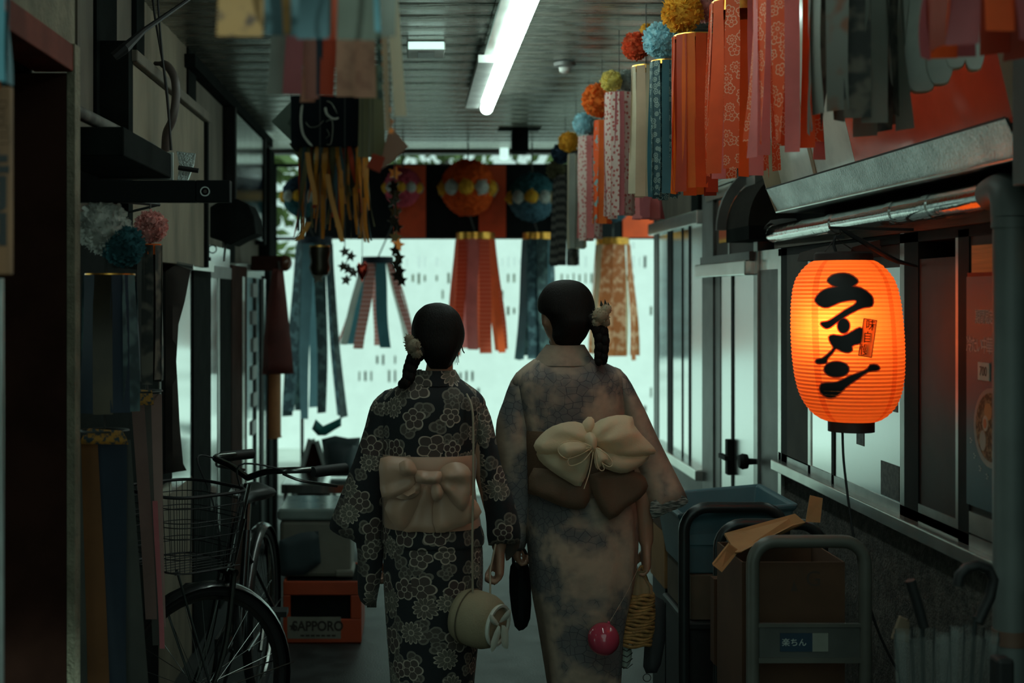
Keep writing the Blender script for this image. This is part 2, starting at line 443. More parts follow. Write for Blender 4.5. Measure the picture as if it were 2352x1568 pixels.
# left shopfronts, lower zone
XL = -1.0
lo = struct('window_1', loc=(XL, 6, 0), label='dark framed glass shopfront along the left side')
def lbox(name, a, b, z0, z1, m, x0=-1.06, x1=XL): return obj(name, MB().box(x0, x1, wx(a,XL), wx(b,XL), z0, z1), m, lo, smooth=0)
lbox('frame', 364.5, 368.5, .84, 1.80, ALUW, x1=-.996)
lbox('frame', 180, 364, 0, 1.84, BLACKWOOD)
lbox('frame', 369, 394, .86, 1.80, BLACKWOOD, x1=-.997)
lbox('pane', 394, 441, .80, 1.74, GLASS)
lbox('base_panel', 365, 441, 0, .80, PLASTER)
lbox('post', 441, 481, 0, 1.80, BLACKWOOD, x1=-.992)
lbox('pane', 481, 500, .55, 1.70, GLASS)
lbox('post', 500, 503, .4, 1.72, ALU, x1=-.996)
lbox('post', 504, 529, 0, 1.74, BLACKWOOD, x1=-.994)
lbox('post', 529, 564, 0, 1.78, BROWNPOST, x1=-.991)
lbox('post', 553, 558, .2, 1.72, ALUW, x1=-.989)
lbox('pane', 564.5, 597, .4, 1.72, GLASS)
lbox('post', 583, 587, .3, 1.72, DARKFRAME, x1=-.991)
for i in range(6):
    y = wx(576+2*(i % 2), XL); z = .75+.17*i
    obj('pane_sticker', MB().box(-.999, -.99, y, y+.22, z, z+.085), GREYFRAME, lo, smooth=0)
lbox('base_panel', 481, 500, 0, .55, BLACKWOOD); lbox('base_panel', 564.5, 626, 0, .40, BLACKWOOD)
lbox('post', 597, 604, 0, 1.74, DARKFRAME, x1=-.991)
lbox('pane', 604, 614, .4, 1.72, GLASS)
lbox('post', 614, 626, 0, 2.62, BLACKWOOD, x1=-.985)
lbox('lintel', 365, 441, 1.74, 1.80, PLASTER); lbox('lintel', 420, 470, 1.725, 1.775, ALUW, x1=-.955)
lbox('lintel', 481, 528, 1.70, 1.76, GREYFRAME, x1=-.991)
lbox('transom', 481, 528, 1.76, 1.86, FROST)
lbox('lintel', 564.5, 604, 1.72, 1.80, ALUW, x1=-.991)
# ================================================================ right side
XR = 1.45
wr = struct('wall_right', MB().box(XR+.08, 2.2, 1.0, 7.9, 0, 2.80), BLACKWOOD, 'dark building wall behind the right shopfronts', loc=(XR+.1, 4.5, 0), smooth=0)
def rbox(par, name, a, b, z0, z1, m, x0=XR, x1=XR+.075, bevel=0):
    ya, yb = sorted((wx(a,XR), wx(b,XR))); return obj(name, MB().box(x0, x1, ya, yb, z0, z1), m, par, smooth=0, bevel=bevel)
w2 = struct('window_2', loc=(XR, 4.2, .9), label='ramen shop window with sliding panes over a pale sill')
rbox(w2, 'base_wall', 1788, 3300, 0, .925, DARKSTUCCO, x0=XR+.01)
rbox(w2, 'sill', 1790, 3300, .925, .965, ALUW, x0=XR-.035, bevel=.004)
rbox(w2, 'track', 1790, 3300, .965, .995, ALU, x0=XR-.004)
rbox(w2, 'head_board', 1790, 3300, 1.80, 1.86, WOODB, x0=XR-.02)
rbox(w2, 'head_rail', 1790, 3300, 1.77, 1.798, DARKFRAME, x0=XR-.004)
rbox(w2, 'mullion', 1789, 1796, .0, 1.86, ALUW, x0=XR-.004)
rbox(w2, 'mullion', 1796.5, 1810, .93, 1.80, DARKFRAME, x0=XR-.004)
rbox(w2, 'blind', 1810, 1858, .99, 1.77, mat('brown_board', (.075,.072,.062), .75, var=.2), x0=XR-.004)
rbox(w2, 'mullion', 1858, 1864, .965, 1.77, ALUW, x0=XR-.004)
rbox(w2, 'pane', 1864, 1918, .995, 1.77, GLASS, x0=XR)
rbox(w2, 'mullion', 1912, 1918, .93, 1.77, DARKFRAME, x0=XR-.004)
rbox(w2, 'pane', 1918, 2072, .995, 1.70, FROST, x0=XR)
rbox(w2, 'pane', 1918, 2072, 1.70, 1.77, DGLASS, x0=XR)
rbox(w2, 'mullion', 2070, 2080, .93, 1.80, ALU, x0=XR-.004)
rbox(w2, 'mullion', 2080, 2112, .93, 1.83, DARKFRAME, x0=XR-.004)
rbox(w2, 'pane', 2112, 2198, 1.02, 1.72, DGLASS, x0=XR)
rbox(w2, 'rail', 2112, 2198, .97, 1.02, ALU, x0=XR-.004)
rbox(w2, 'mullion', 2198, 2204, .97, 1.77, ALU, x0=XR-.004)
rbox(w2, 'mullion', 2204, 2229, .965, 1.79, DARKFRAME, x0=XR-.004)
rbox(w2, 'pane', 2229, 3300, .99, 1.77, DGLASS, x0=XR)
rbox(w2, 'rail', 2229, 3300, 1.00, 1.055, ALU, x0=XR-.004)
stk = mat('torn_sticker', (.05,.045,.04), .5, var=.7, scale=60)
for a, b, z0, z1 in ((2024,2066,1.0,1.105), (2020,2062,1.265,1.31), (2034,2066,1.31,1.345), (1968,1985,1.13,1.20)):
    rbox(w2, 'sticker', a, b, z0, z1, stk, x0=XR-.0015, x1=XR+.01)
# entrance door
d2 = struct('door_2', loc=(XR, 6, 0), label='aluminium shop door with frosted panes beside the ramen window')
rbox(d2, 'jamb', 1746, 1788, 0, 1.72, GREYFRAME, x0=XR); rbox(d2, 'jamb', 1736, 1745, 0, 1.86, ALU, x0=XR-.01)
rbox(d2, 'jamb', 1618, 1643, 0, 2.12, GREYFRAME, x0=XR-.012)
rbox(d2, 'lintel', 1618, 1737, 1.70, 1.765, ALUW, x0=XR-.05, bevel=.006); rbox(d2, 'lintel', 1622, 1737, 1.765, 1.80, GREYFRAME, x0=XR-.03)
rbox(d2, 'lintel', 1746, 1788, 1.72, 1.80, ALUW, x0=XR)
rbox(d2, 'pane', 1656, 1681, .05, 1.70, FROST, x0=XR); rbox(d2, 'stile', 1643, 1656, 0, 1.70, GREYFRAME, x0=XR-.004)
rbox(d2, 'stile', 1681, 1686, 0, 1.70, DARKFRAME, x0=XR-.004); rbox(d2, 'pane', 1686, 1735, .05, 1.70, FROST, x0=XR)
rbox(d2, 'kick_plate', 1643, 1735, 0, .30, ALUW, x0=XR+.012)
h = rbox(d2, 'handle', 1680, 1686, .80, .96, DARKFRAME, x0=XR-.03, x1=XR+.004, bevel=.004)
obj('lever', MB().box(XR-.05, XR-.03, wx(1690,XR), wx(1675,XR), .87, .89), DARKFRAME, d2, smooth=0)
obj('knob', MB().lathe([(.012,0),(.014,-.03),(.03,-.035),(.034,-.055),(.026,-.07),(.001,-.072)], (XR-.01, wx(1741,XR), .915), 16, axis='x'), DARKFRAME, d2)
t3 = rbox(d2, 'transom', 1643, 1730, 1.80, 2.07, DGLASS, x0=XR)
rbox(d2, 'mullion', 1674, 1677, 1.80, 2.07, ALU, x0=XR-.004)
rbox(d2, 'lintel', 1630, 1745, 2.07, 2.12, ALUW, x0=XR-.02)
# far window with pale sill
w3 = struct('window_3', loc=(XR, 7.2, .7), label='pale aluminium sliding window beyond the shop door')
rbox(w3, 'base_panel', 1503, 1617, 0, .69, WHITEP, x0=XR+.01)
rbox(w3, 'sill', 1503, 1620, .69, .745, ALUW, x0=XR-.05, bevel=.006)
rbox(w3, 'head', 1503, 1618, 1.97, 2.04, ALUW, x0=XR-.04, bevel=.006)
rbox(w3, 'stile', 1503, 1513, .74, 1.97, GREYFRAME, x0=XR-.004); rbox(w3, 'pane', 1513, 1534, .745, 1.97, GLASS, x0=XR)
rbox(w3, 'stile', 1534, 1545, .74, 1.97, DARKFRAME, x0=XR-.004); rbox(w3, 'pane', 1545, 1583, .745, 1.97, GLASS, x0=XR)
rbox(w3, 'stile', 1567, 1569, .745, 1.97, DARKFRAME, x0=XR-.004)
rbox(w3, 'stile', 1583, 1587, .745, 1.97, DARKFRAME, x0=XR-.004); rbox(w3, 'pane', 1587, 1617, .745, 1.97, FROST, x0=XR)
rbox(w3, 'upper_wall', 1503, 1600, 2.04, 2.79, PLASTER2, x0=XR+.01)
rbox(w3, 'upper_wall', 1601, 1617, 2.04, 2.79, BLACKWOOD, x0=XR-.03)
# ================================================================ end of the arcade and the street outside
SIGNRED = mat('orange_red_board', (.80,.085,.012), .55, var=.15); SIGNBLK = mat('black_board', (.010,.012,.013), .6, var=.2, spec=.08)
bn = thing('hanging_banner', 'long black board with orange red squares across the arcade end', 'banner', P(1075, 545, 10.05))
segs = [(700,905,0),(905,978,1),(978,1100,0),(1100,1162,1),(1162,1430,0),(1430,1500,1),(1500,1560,0)]
for a, b, r_ in segs:
    y0 = 10.02 if r_ else 10.03
    obj('board', MB().box(PX(a,10.03), PX(b,10.03), y0, 10.06, PZ(545,10.03), PZ(380,10.03)), SIGNRED if r_ else SIGNBLK, bn, smooth=0)
obj('top_rail', MB().tube([P(695,382,10.06), P(1570,382,10.06)], .02, 8), BEAM, bn)
obj('bottom_rail', MB().tube([P(695,545,10.06), P(1570,545,10.06)], .014, 8), BEAM, bn)
for a in (700, 1190, 1540):
    obj('hanger', MB().tube([P(a,382,10.06), (PX(a,10.06), 10.40, 2.70)], .006, 6), BEAM, bn)
# white fence outside with cut slots
FY = 13.6
fx0, fx1, fz1 = -3.2, 3.6, 2.75
cell_w, cell_h = .062, .17
nx, nz = int((fx1-fx0)/cell_w), int(fz1/cell_h)
mb = MB(); fr = random.Random(5)
clus = [Vector((fr.uniform(-2.2,3.0), fr.uniform(.35,1.95))) for _ in range(7)]
cl2 = [(1000,640),(1120,700),(860,850),(1060,870),(1440,600),(1150,600),(950,620)]
clus += [Vector((PX(a,FY), PZ(b,FY))) for a, b in cl2]
for i in range(nx):
    for j in range(nz):
        x0, z0 = fx0+i*cell_w, j*cell_h
        cx, cz = x0+cell_w/2, z0+cell_h/2
        hole = min((Vector((cx, cz*1.4))-Vector((q.x, q.y*1.4))).length for q in clus) < .17+fr.random()*.18 and fr.random() < .6
        if x0 < -1.15 and z0 > 1.85: continue
        if not hole: mb.box(x0, x0+cell_w, FY, FY+.03, z0, z0+cell_h)
        else:
            hw = fr.uniform(.016,.03); hh = fr.uniform(.06,.13)
            mb.box(x0, cx-hw/2, FY, FY+.03, z0, z0+cell_h); mb.box(cx+hw/2, x0+cell_w, FY, FY+.03, z0, z0+cell_h)
            mb.box(cx-hw/2, cx+hw/2, FY, FY+.03, z0, cz-hh/2); mb.box(cx-hw/2, cx+hw/2, FY, FY+.03, cz+hh/2, z0+cell_h)
obj_f = struct('wall_far', mb, mat('white_fence', (.90,.92,.90), .7, var=.03), 'white slotted fence glaring in daylight across the street', smooth=0)
mb = MB().box(-2.6, 3.6, 13.9, 14.2, 0, 1.84); struct('wall_behind_fence', mb, mat('olive_screen', (.34,.37,.26), .9, var=.4), 'dim olive screen behind the slotted fence', smooth=0)
# lattice at the left end with trees beyond
lt = struct('window_4', loc=(-.9, 10.5, 0), label='dark lattice bars beside the arcade end')
for a in (632, 694):
    obj('bar', MB().box(PX(a,10.45)-.012, PX(a,10.45)+.012, 10.43, 10.47, 0, 2.66), BLACKWOOD, lt, smooth=0)
for b in (380, 548):
    obj('bar', MB().box(-1.3, PX(720,10.45), 10.43, 10.46, PZ(b,10.45)-.012, PZ(b,10.45)+.012), BLACKWOOD, lt, smooth=0)
def tree(label, c, r, n, seed):
    t = thing('street_tree', label, 'tree', (c[0], c[1], 0), 'trees beyond the fence'); q = random.Random(seed)
    obj('trunk', MB().tube([(c[0],c[1],0),(c[0]+.1,c[1],c[2]*.6),(c[0],c[1],c[2])], [.14,.1,.05], 8), BEAM, t)
    mb = MB()
    for i in range(n):
        d = Vector((q.gauss(0,1), q.gauss(0,1), q.gauss(0,1))).normalized()*(q.random()**.4)
        p = Vector(c)+Vector((d.x*r[0], d.y*r[1], d.z*r[2]))
        u = Vector((q.gauss(0,1), q.gauss(0,1), q.gauss(0,1))).normalized(); v = u.orthogonal().normalized(); s_ = q.uniform(.08,.16)
        b = len(mb.v)
        for a_, c_ in ((-1,0),(0,-.5),(1,0),(0,.5)): mb.av(p+u*a_*s_+v*c_*s_)
        mb.af((b,b+1,b+2,b+3))
    o = obj('foliage', mb, mat('street_leaves', (.09,.13,.035), .6, var=.5, scale=3, trans=.4), t, smooth=0); o['kind'] = 'stuff'
tree('leafy street tree over the fence beside the lattice bars', (-2.4, 16.5, 3.1), (1.5,1.0,1.35), 900, 1)
tree('leafy street tree behind the middle of the fence', (.4, 17.5, 3.7), (1.3,.9,1.0), 420, 2)
tree('leafy street tree behind the far end of the fence', (3.0, 17.0, 3.6), (1.4,.9,1.2), 420, 3)
# ================================================================ paper decorations
def paper(name, col, trans=.35, **kw):
    kw.setdefault('rough', .7); kw.setdefault('var', .12); return mat(name, col, trans=trans, **kw)
def printed(name, base, ink, scale, R0, n=5, outline=.045, trans=.3, fillcol=None, ink2=None):
    if name in _mats: return _mats[name]
    t = NT(name); uv = t.uv(); fill, ol, rn = petals(t, uv, scale, R0, n, outline)
    c = t.mix(fill, base, fillcol) if fillcol else base
    c = t.mix(ol, c, ink)
    t.put(t.b.inputs['Base Color'], c); t.b.inputs['Roughness'].default_value = .65
    t.translucent(trans, c); _mats[name] = t.m; return t.m
def blotch(name, a, b, scale, trans=.3, lo=.45, hi=.6):
    if name in _mats: return _mats[name]
    t = NT(name); nz = t.noise(scale, t.uv(), 2); c = t.mix(t.ramp(nz.outputs[0], lo, hi), a, b)
    t.put(t.b.inputs['Base Color'], c); t.b.inputs['Roughness'].default_value = .7; t.translucent(trans, c); _mats[name] = t.m; return t.m
def checked(name, a, b, scale, trans=.45):
    if name in _mats: return _mats[name]
    t = NT(name); w1 = t.new('ShaderNodeTexWave', {'Vector': t.uv(), 'Scale': scale}); w1.bands_direction = 'Y'
    c = t.mix(t.ramp(w1.outputs['Fac'], .35, .65), a, b)
    t.put(t.b.inputs['Base Color'], c); t.b.inputs['Roughness'].default_value = .7; t.translucent(trans, c); _mats[name] = t.m; return t.m
RED = paper('red_paper', (.88,.12,.025), .45); REDD = paper('dark_red_paper', (.48,.055,.018), .35); VERM = paper('vermilion_paper', (.92,.19,.025), .45)
REDP = printed('red_fan_print', (.86,.12,.03), (.95,.55,.36), 26, .44, (5, 9), .035, .4)
PINK = paper('pink_paper', (.80,.25,.24), .4); PINKD = paper('dusty_rose_paper', (.48,.13,.14), .35)
PINKF = printed('pink_floral_print', (.80,.62,.55), (.58,.14,.12), 46, .20, 4, .10, .35)
CREAM = paper('cream_paper', (.72,.62,.44), .4); BEIGE = paper('beige_paper', (.60,.42,.28), .35)
TEALP = printed('teal_floral_print', (.035,.085,.095), (.35,.45,.40), 40, .36, (5, 8), .05, .25); TEAL = paper('teal_paper', (.07,.20,.24), .35)
GREYP = paper('grey_paper', (.30,.31,.27), .35); GREYD = blotch('dark_floral_paper', (.035,.037,.033), (.16,.14,.11), 14, .2)
GREYF = blotch('grey_rust_paper', (.16,.165,.14), (.20,.085,.045), 9, .25, .5, .62)
NAVY = paper('navy_paper', (.022,.035,.055), .25); BLKST = checked('black_grey_stripe', (.035,.035,.032), (.16,.15,.13), 6, .15)
WHITE = paper('white_paper', (.72,.74,.68), .4); GOLDB = mat('gold_foil', (.80,.38,.07), .28, metal=.9, var=.2, scale=40)
ORBITS = blotch('orange_bits_paper', (.90,.13,.02), (.25,.50,.50), 30, .35, .55, .6)
def pom(mb, c, r, seed, np_=420):
    """tissue pompom: soft core and many small crinkled petal tips"""
    q = random.Random(seed); c = Vector(c); sd = Vector((seed*1.7, seed*.9, 0))
    mb.ball(c, r*.84, r*.84, r*.84, 26, 18, lambda d: 1+.06*noise.noise(d*2.5+sd)+.05*noise.noise(d*9+sd))
    for i in range(np_):
        d = Vector((q.gauss(0,1), q.gauss(0,1), q.gauss(0,1))).normalized()
        u = d.orthogonal().normalized(); u.rotate(Quaternion(d, q.uniform(0,6.28))); v = d.cross(u)
        k = 1+.10*noise.noise(d*3+sd); h0, h1 = r*.70*k, r*k*q.uniform(.86,1.04); wd = r*q.uniform(.03,.08); tl = (u+v*q.uniform(-1,1))*r*q.uniform(-.10,.10)
        b = len(mb.v)
        for a_, hh in ((-1,h0),(1,h0),(1.3,h1*.97),(.2,h1),(-1.2,h1*.96)): mb.av(c+d*hh+v*wd*a_+(tl if hh > h0 else Vector()))
        mb.af((b,b+1,b+2,b+3,b+4))
    return mb
def pommat(name, col): return mat(name, col, .9, var=.22, scale=30, bump=.3, bscale=90, trans=.4, spec=.1)
CORD = mat('thin_cord', (.05,.05,.045), .7)
def ornament(label, x0, x1, yt, yb, D, mats, n=11, band=GOLDB, poms=(), group='streamer ornaments along the right', flare=1.06, var=.04, bandh=.016, curl=.0, sway=0.0, seed=1, wmul=1.2, cord=True):
    q = random.Random(seed*13+5); s = D/F
    cx = PX((x0+x1)/2, D); Rr = (x1-x0)/2*s/flare; zt, zb = PZ(yt, D), PZ(yb, D)
    t = thing('streamer_ornament', label, 'decoration', (cx, D, zb), group)
    if band: obj('band', MB().lathe([(Rr*.98,zt),(Rr*1.0,zt-bandh),(Rr*1.0,zt),(Rr*.98,zt-.0005)][:2]+[(Rr*.97,zt-bandh),(Rr*.97,zt)], (cx, D, 0), 24), band, t)
    for i in range(n):
        a = 2*PI*(i+.5*q.random())/n; ca, sa = math.cos(a), math.sin(a); L = (zt-zb)*(1-q.random()*var)
        wid = 2*PI*Rr/n*wmul; ph = q.uniform(0,6.28); pts = []; wv = []
        m = 10
        for k in range(m+1):
            f = k/m; fl = 1+(flare-1)*f; wob = .10*Rr*math.sin(ph+f*3.0)*f; tw = .35*math.sin(ph*2+f*2.5)*f+curl*f*f*math.sin(ph)
            pts.append((cx+ca*Rr*fl+ca*wob+sway*f, D+sa*Rr*fl+sa*wob, zt-.004-L*f))
            wv.append((-sa*math.cos(tw)+ca*math.sin(tw), ca*math.cos(tw)+sa*math.sin(tw), 0))
        mb = MB().strip(pts, [wid*.92]*2+[wid]*(m-1), wv)
        for j in range(len(mb.uv)): mb.uv[j] = (mb.uv[j][0]+i*.31, mb.uv[j][1]+i*.17)
        obj('streamer', mb, mats[i % len(mats)], t, smooth=60)
    ztop = zt
    for j, (px, py, r, m, dd) in enumerate(poms):
        c = P(px, py, D+dd); ztop = max(ztop, c.z)
        obj('pompom', pom(MB(), c, r*(D+dd)/F, seed*7+j, 900 if r > 24 else 420), m, t, smooth=60)
    if cord: obj('cord', MB().tube([(cx, D, zt-.01), (cx, D, ztop), (cx, D, 2.752)], .0022, 5), CORD, t)
    return t
PY_, PB_, PR_, PO_ = pommat('yellow_tissue', (.92,.46,.055)), pommat('pale_blue_tissue', (.46,.74,.80)), pommat('red_tissue', (.80,.13,.05)), pommat('orange_tissue', (.92,.22,.04))
PG_, PP_, PW_, PT_ = pommat('grey_tissue', (.36,.40,.37)), pommat('pink_tissue', (.80,.40,.36)), pommat('white_tissue', (.62,.62,.57)), pommat('teal_tissue', (.05,.15,.17))
PN_, POL = pommat('navy_tissue', (.03,.05,.08)), pommat('olive_tissue', (.16,.15,.08)); PLY = pommat('lemon_tissue', (.86,.70,.22))
ornament('dusky pink and dark red streamers at the top right corner', 2135, 2400, -120, 122, 2.45, [PINKD, REDD, REDD, PINKD, RED], 13, None, seed=2, flare=1.12, var=.12, curl=.6)
ornament('grey and dark floral paper streamers beside the white paper loops', 1864, 2062, -110, 300, 3.0, [GREYP, GREYD, GREYP, GREYF, GREYD], 13, None, seed=3, flare=1.0, var=.10, curl=.5)
ornament('orange red printed streamers curling to pink at their tips', 1725, 1885, -150, 368, 3.42, [REDP, PINK, REDP, REDP, PINK, RED], 14, None, seed=4, flare=1.1, var=.12, curl=1.1, wmul=1.0)
ornament('red fan printed streamers under a gold band', 1625, 1775, 5, 410, 3.85, [REDP, REDP, RED, REDP, PINK], 12, seed=5, wmul=.98, bandh=.035, curl=.6, poms=[(1652,-22,26,pommat('blue_tissue', (.06,.25,.36)),0), (1715,-35,40,PO_,.05)], flare=1.12, var=.06)
ornament('plain orange red streamers under yellow and pink pompoms', 1545, 1645, 82, 445, 4.4, [RED, REDD, VERM], 12, seed=6, poms=[(1566,28,49,PY_,-.03), (1625,12,42,PP_,.04)], flare=1.02)
ornament('teal patterned streamers under a pale blue pompom', 1493, 1560, 140, 455, 4.75, [TEALP, TEAL, TEALP], 10, seed=7, poms=[(1517,92,43,PB_,-.02)], flare=1.06)
ornament('cream and beige streamers under a red pompom', 1450, 1518, 152, 452, 5.1, [CREAM, BEIGE, CREAM, BEIGE], 11, seed=8, poms=[(1461,106,34,PR_,-.03), (1486,70,18,PY_,.06)], flare=1.03)
ornament('pink floral streamers under lemon and grey pompoms', 1388, 1456, 212, 500, 5.6, [PINKF, PINKF, PINKD], 11, None, seed=9, poms=[(1404,186,26,PLY,-.02), (1441,186,27,PG_,.03)], flare=1.05)
ornament('narrow bright orange streamers under an orange pompom', 1364, 1402, 275, 515, 6.3, [ORBITS, VERM], 7, None, seed=10, poms=[(1376,230,41,PO_,0)], flare=1.1)
ornament('rosy floral streamers under pale blue tissue', 1328, 1378, 312, 552, 6.9, [PINKF, PINK, PINKF], 10, None, seed=11, poms=[(1340,284,26,PB_,-.02), (1364,292,22,PG_,.05)], flare=1.06)
ornament('cream grey streamers under yellow and navy pompoms', 1304, 1342, 352, 575, 7.6, [GREYP, CREAM, GREYP], 8, None, seed=12, poms=[(1306,326,25,PY_,-.02), (1290,352,25,PN_,.05)], flare=1.04)
ornament('black striped streamers under an olive pompom', 1267, 1330, 402, 610, 8.3, [BLKST, GREYD, BLKST], 9, None, seed=13, poms=[(1277,390,24,POL,-.02)], flare=1.1)
ornament('short rose pink paper petals behind the beige streamers', 1455, 1520, 430, 502, 6.0, [PINKD, PINK], 9, None, seed=14, flare=1.1)
# white rounded paper loops
lp = thing('paper_loops', 'row of white rounded paper loops hanging before the red sign', 'decoration', P(2150, 220, 2.95), None)
for (px, yb, wpx) in ((2075,215,30),(2118,212,40),(2102,8,26),(2160,195,32),(2196,158,28),(2240,162,24)):
    D = 2.86+(2290-px)*.0006; s = D/F
    for k_ in range(2):
        pts = []; zb = PZ(yb, D); xc = PX(px, D)
        prof_ = [(.28,-1.0),(.30,.25),(.42,.16),(.5,.09),(.47,.045),(.36,.018),(.2,.004)]
        poly = [(xc-a*wpx*1.9*s*.5*2, zb+(b if b > 0 else PZ(-90, D)-zb)) for a, b in prof_]
        poly += [(xc+a*wpx*1.9*s*.5*2, zb+(b if b > 0 else PZ(-90, D)-zb)) for a, b in reversed(prof_)]
        cdir = Vector((.86, -.5, 0)); o_ = Vector((xc+.012*k_, D+.03*k_, 0))
        mb = MB().prism(cr([(a-xc, b) for a, b in poly], 4), o_, cdir, (0,0,1), Vector((.0,.008,0)))
        obj('loop', mb, WHITE if k_ == 0 else CREAM, lp, smooth=0)
obj('rail', MB().tube([P(2040,-95,3.02), P(2320,-95,2.86)], .006, 6), CORD, lp)
obj('cord', MB().tube([P(2180,-95,2.94), (PX(2180,2.94), 2.94, 2.752)], .003, 5), CORD, lp)
# ---------------------------------------------------------------- kusudama balls at the far end
def kusudama(label, px, py, r, D, m_top, m_bot, mats, by, x0, x1, yb, n=9, seed=1, band=GOLDB, flare=1.3, topw=None):
    t = thing('kusudama', label, 'decoration', P(px, yb, D), 'ball ornaments at the far end'); s = D/F; q = random.Random(seed)
    c = P(px, py, D); rr = r*s
    mb = MB(); top = MB(); sd = Vector((seed, 0, 0))
    obj('upper_half', MB().ball(c+Vector((0,0,.05*rr)), rr, rr, rr*.98, 72, 46, lambda d: (1+.07*noise.noise(d*6+sd)+.07*noise.noise(d*15+sd)) if d.z > -.05 else .9), m_top, t, smooth=60)
    obj('lower_half', MB().ball(c-Vector((0,0,.12*rr)), rr*.97, rr*.97, rr*.95, 72, 46, lambda d: (1+.07*noise.noise(d*6-sd)+.07*noise.noise(d*15-sd)) if d.z < .05 else .88), m_bot, t, smooth=60)
    for k_ in range(10):
        a = 2*PI*k_/10+.2; d = Vector((math.cos(a), math.sin(a), 0))
        obj('flower', pom(MB(), c+d*rr*.86+Vector((0,0,-.05*rr)), rr*.36, k_+seed, 120), PY_ if k_ % 2 else PW_, t, smooth=60)
    cx = PX((x0+x1)/2, D); zt, zb = PZ(by, D), PZ(yb, D); R1 = (topw or (x1-x0)/flare)*s/2
    obj('band', MB().lathe([(R1,zt+.05),(R1*1.02,zt),(R1*.97,zt),(R1*.96,zt+.05)], (cx, D, 0), 24), band, t)
    obj('cord', MB().tube([(cx, D, zt+.04), (c.x, D, c.z-rr*.8)], .006, 6), CORD, t)
    obj('hanging_cord', MB().tube([(c.x, D, c.z+rr*.8), (c.x, D, 2.752)], .006, 6), CORD, t)
    for i in range(n):
        a = 2*PI*(i+.4*q.random())/n; ca, sa = math.cos(a), math.sin(a); L = (zt-zb)*(1-.06*q.random()); pts = []; wv = []
        R2 = (x1-x0)/2*s; ph = q.uniform(0,6)
        for k_ in range(9):
            f = k_/8; rad = R1+(R2-R1)*f; wb = .012*math.sin(ph+f*5)*f
            pts.append((cx+ca*rad+wb, D+sa*rad, zt-L*f)); tw = .6*f*math.sin(ph); wv.append((-sa*math.cos(tw)+ca*math.sin(tw), ca*math.cos(tw)+sa*math.sin(tw), 0))
        obj('streamer', MB().strip(pts, 2*PI*R1/n*1.05, wv), mats[i % len(mats)], t, smooth=60)
    return t
KR = pommat('scarlet_tissue', (.92,.12,.02)); KPK = pommat('rose_tissue', (.62,.09,.13)); KBL = pommat('steel_blue_tissue', (.10,.20,.26))
RCH = checked('red_check', (.70,.085,.03), (.76,.15,.08), 10, .55); PCH = checked('pink_check', (.66,.36,.34), (.52,.18,.15), 9, .55)
BRF = blotch('brown_floral', (.52,.17,.06), (.78,.45,.28), 14, .55); TLF = blotch('slate_floral', (.05,.09,.11), (.14,.24,.27), 14, .35); SLB = paper('slate_blue_paper', (.16,.30,.35), .4)
TLG = blotch('dark_green_floral', (.03,.055,.06), (.09,.15,.15), 12, .3)
kusudama('scarlet ball with yellow and white flowers and red streamers', 1075, 430, 61, 9.75, KR, KR, [RCH, RED, RCH, PINK], 550, 1026, 1158, 815, 10, 1, flare=1.5, topw=88)
kusudama('rose pink ball with pale checked streamers behind star garland', 925, 430, 42, 9.75, KPK, KPK, [PCH, WHITE, PCH, TEAL], 605, 770, 965, 800, 9, 2, NAVY, flare=2.2, topw=72)
kusudama('slate blue ball with dark blue streamers', 1222, 452, 53, 9.75, PT_, KBL, [TLF, SLB, TLF, TLG], 550, 1190, 1282, 835, 9, 3, flare=1.3, topw=70)
kusudama('dark teal ball hanging beside the lattice bars', 694, 450, 45, 9.6, PN_, PT_, [TLG, TLF, SLB, TLG], 560, 655, 790, 960, 9, 4, NAVY, flare=1.5, topw=80)
kusudama('ball ornament with brown floral streamers behind the dark striped ones', 1408, 460, 45, 9.75, KR, KBL, [BRF, CREAM, BRF, BRF], 562, 1352, 1462, 828, 9, 5, flare=1.4, topw=76)
# ---------------------------------------------------------------- hanging cluster on the left
def flatset(label, strips, D, cords, group, name='paper_streamers', ztop=2.752):
    xs = [p[0] for p in strips]; yb = max(p[5] for p in strips)
    t = thing(name, label, 'decoration', P(sum(xs)/len(xs), yb, D), group)
    for i, (a0, a1, b0, b1, yt, yb_, m, dd) in enumerate(strips):
        d_ = D+dd; mb = MB(); mm = 8
        pts = []; wd = []; wv = []
        for k_ in range(mm+1):
            f = k_/mm; l = a0+(b0-a0)*f; r_ = a1+(b1-a1)*f; yy = yt+(yb_-yt)*f
            pts.append(P((l+r_)/2, yy, d_)+Vector((0, .012*math.sin(i*1.7+f*4)*f, 0))); wd.append((r_-l)*d_/F)
            tw = .35*math.sin(i*2.1)+.25*math.sin(i+f*3); wv.append((math.cos(tw), math.sin(tw), 0))
        mb.strip(pts, wd, wv); obj('streamer', mb, m, t, smooth=60)
    obj('hoop', MB().tube([P(cords[0]+(cords[1]-cords[0])*(.5+.5*math.cos(a*PI/8)), cords[2], D)+Vector((0,.05*math.sin(a*PI/8),0)) for a in range(16)], .003, 5, closed=True), CORD, t)
    obj('cord', MB().tube([P((cords[0]+cords[1])/2, cords[2], D), Vector((PX((cords[0]+cords[1])/2, D), D, ztop))], .0022, 5), CORD, t)
    return t
TANF = blotch('tan_floral_paper', (.36,.18,.06), (.10,.05,.03), 22, .3, .5, .6); BLUEP = paper('dull_blue_paper', (.075,.14,.16), .35); SAGE = paper('sage_paper', (.16,.17,.135), .35)
ROSEB = paper('rose_brown_paper', (.42,.19,.15), .35); PEACH = blotch('peach_floral_paper', (.58,.30,.20), (.45,.22,.15), 20, .35); DKGR = blotch('dark_green_print', (.04,.06,.05), (.16,.20,.15), 40, .2)
OLIVE = paper('olive_paper', (.16,.15,.075), .35); MUST = paper('mustard_foil', (.62,.25,.03), .25, rough=.4)
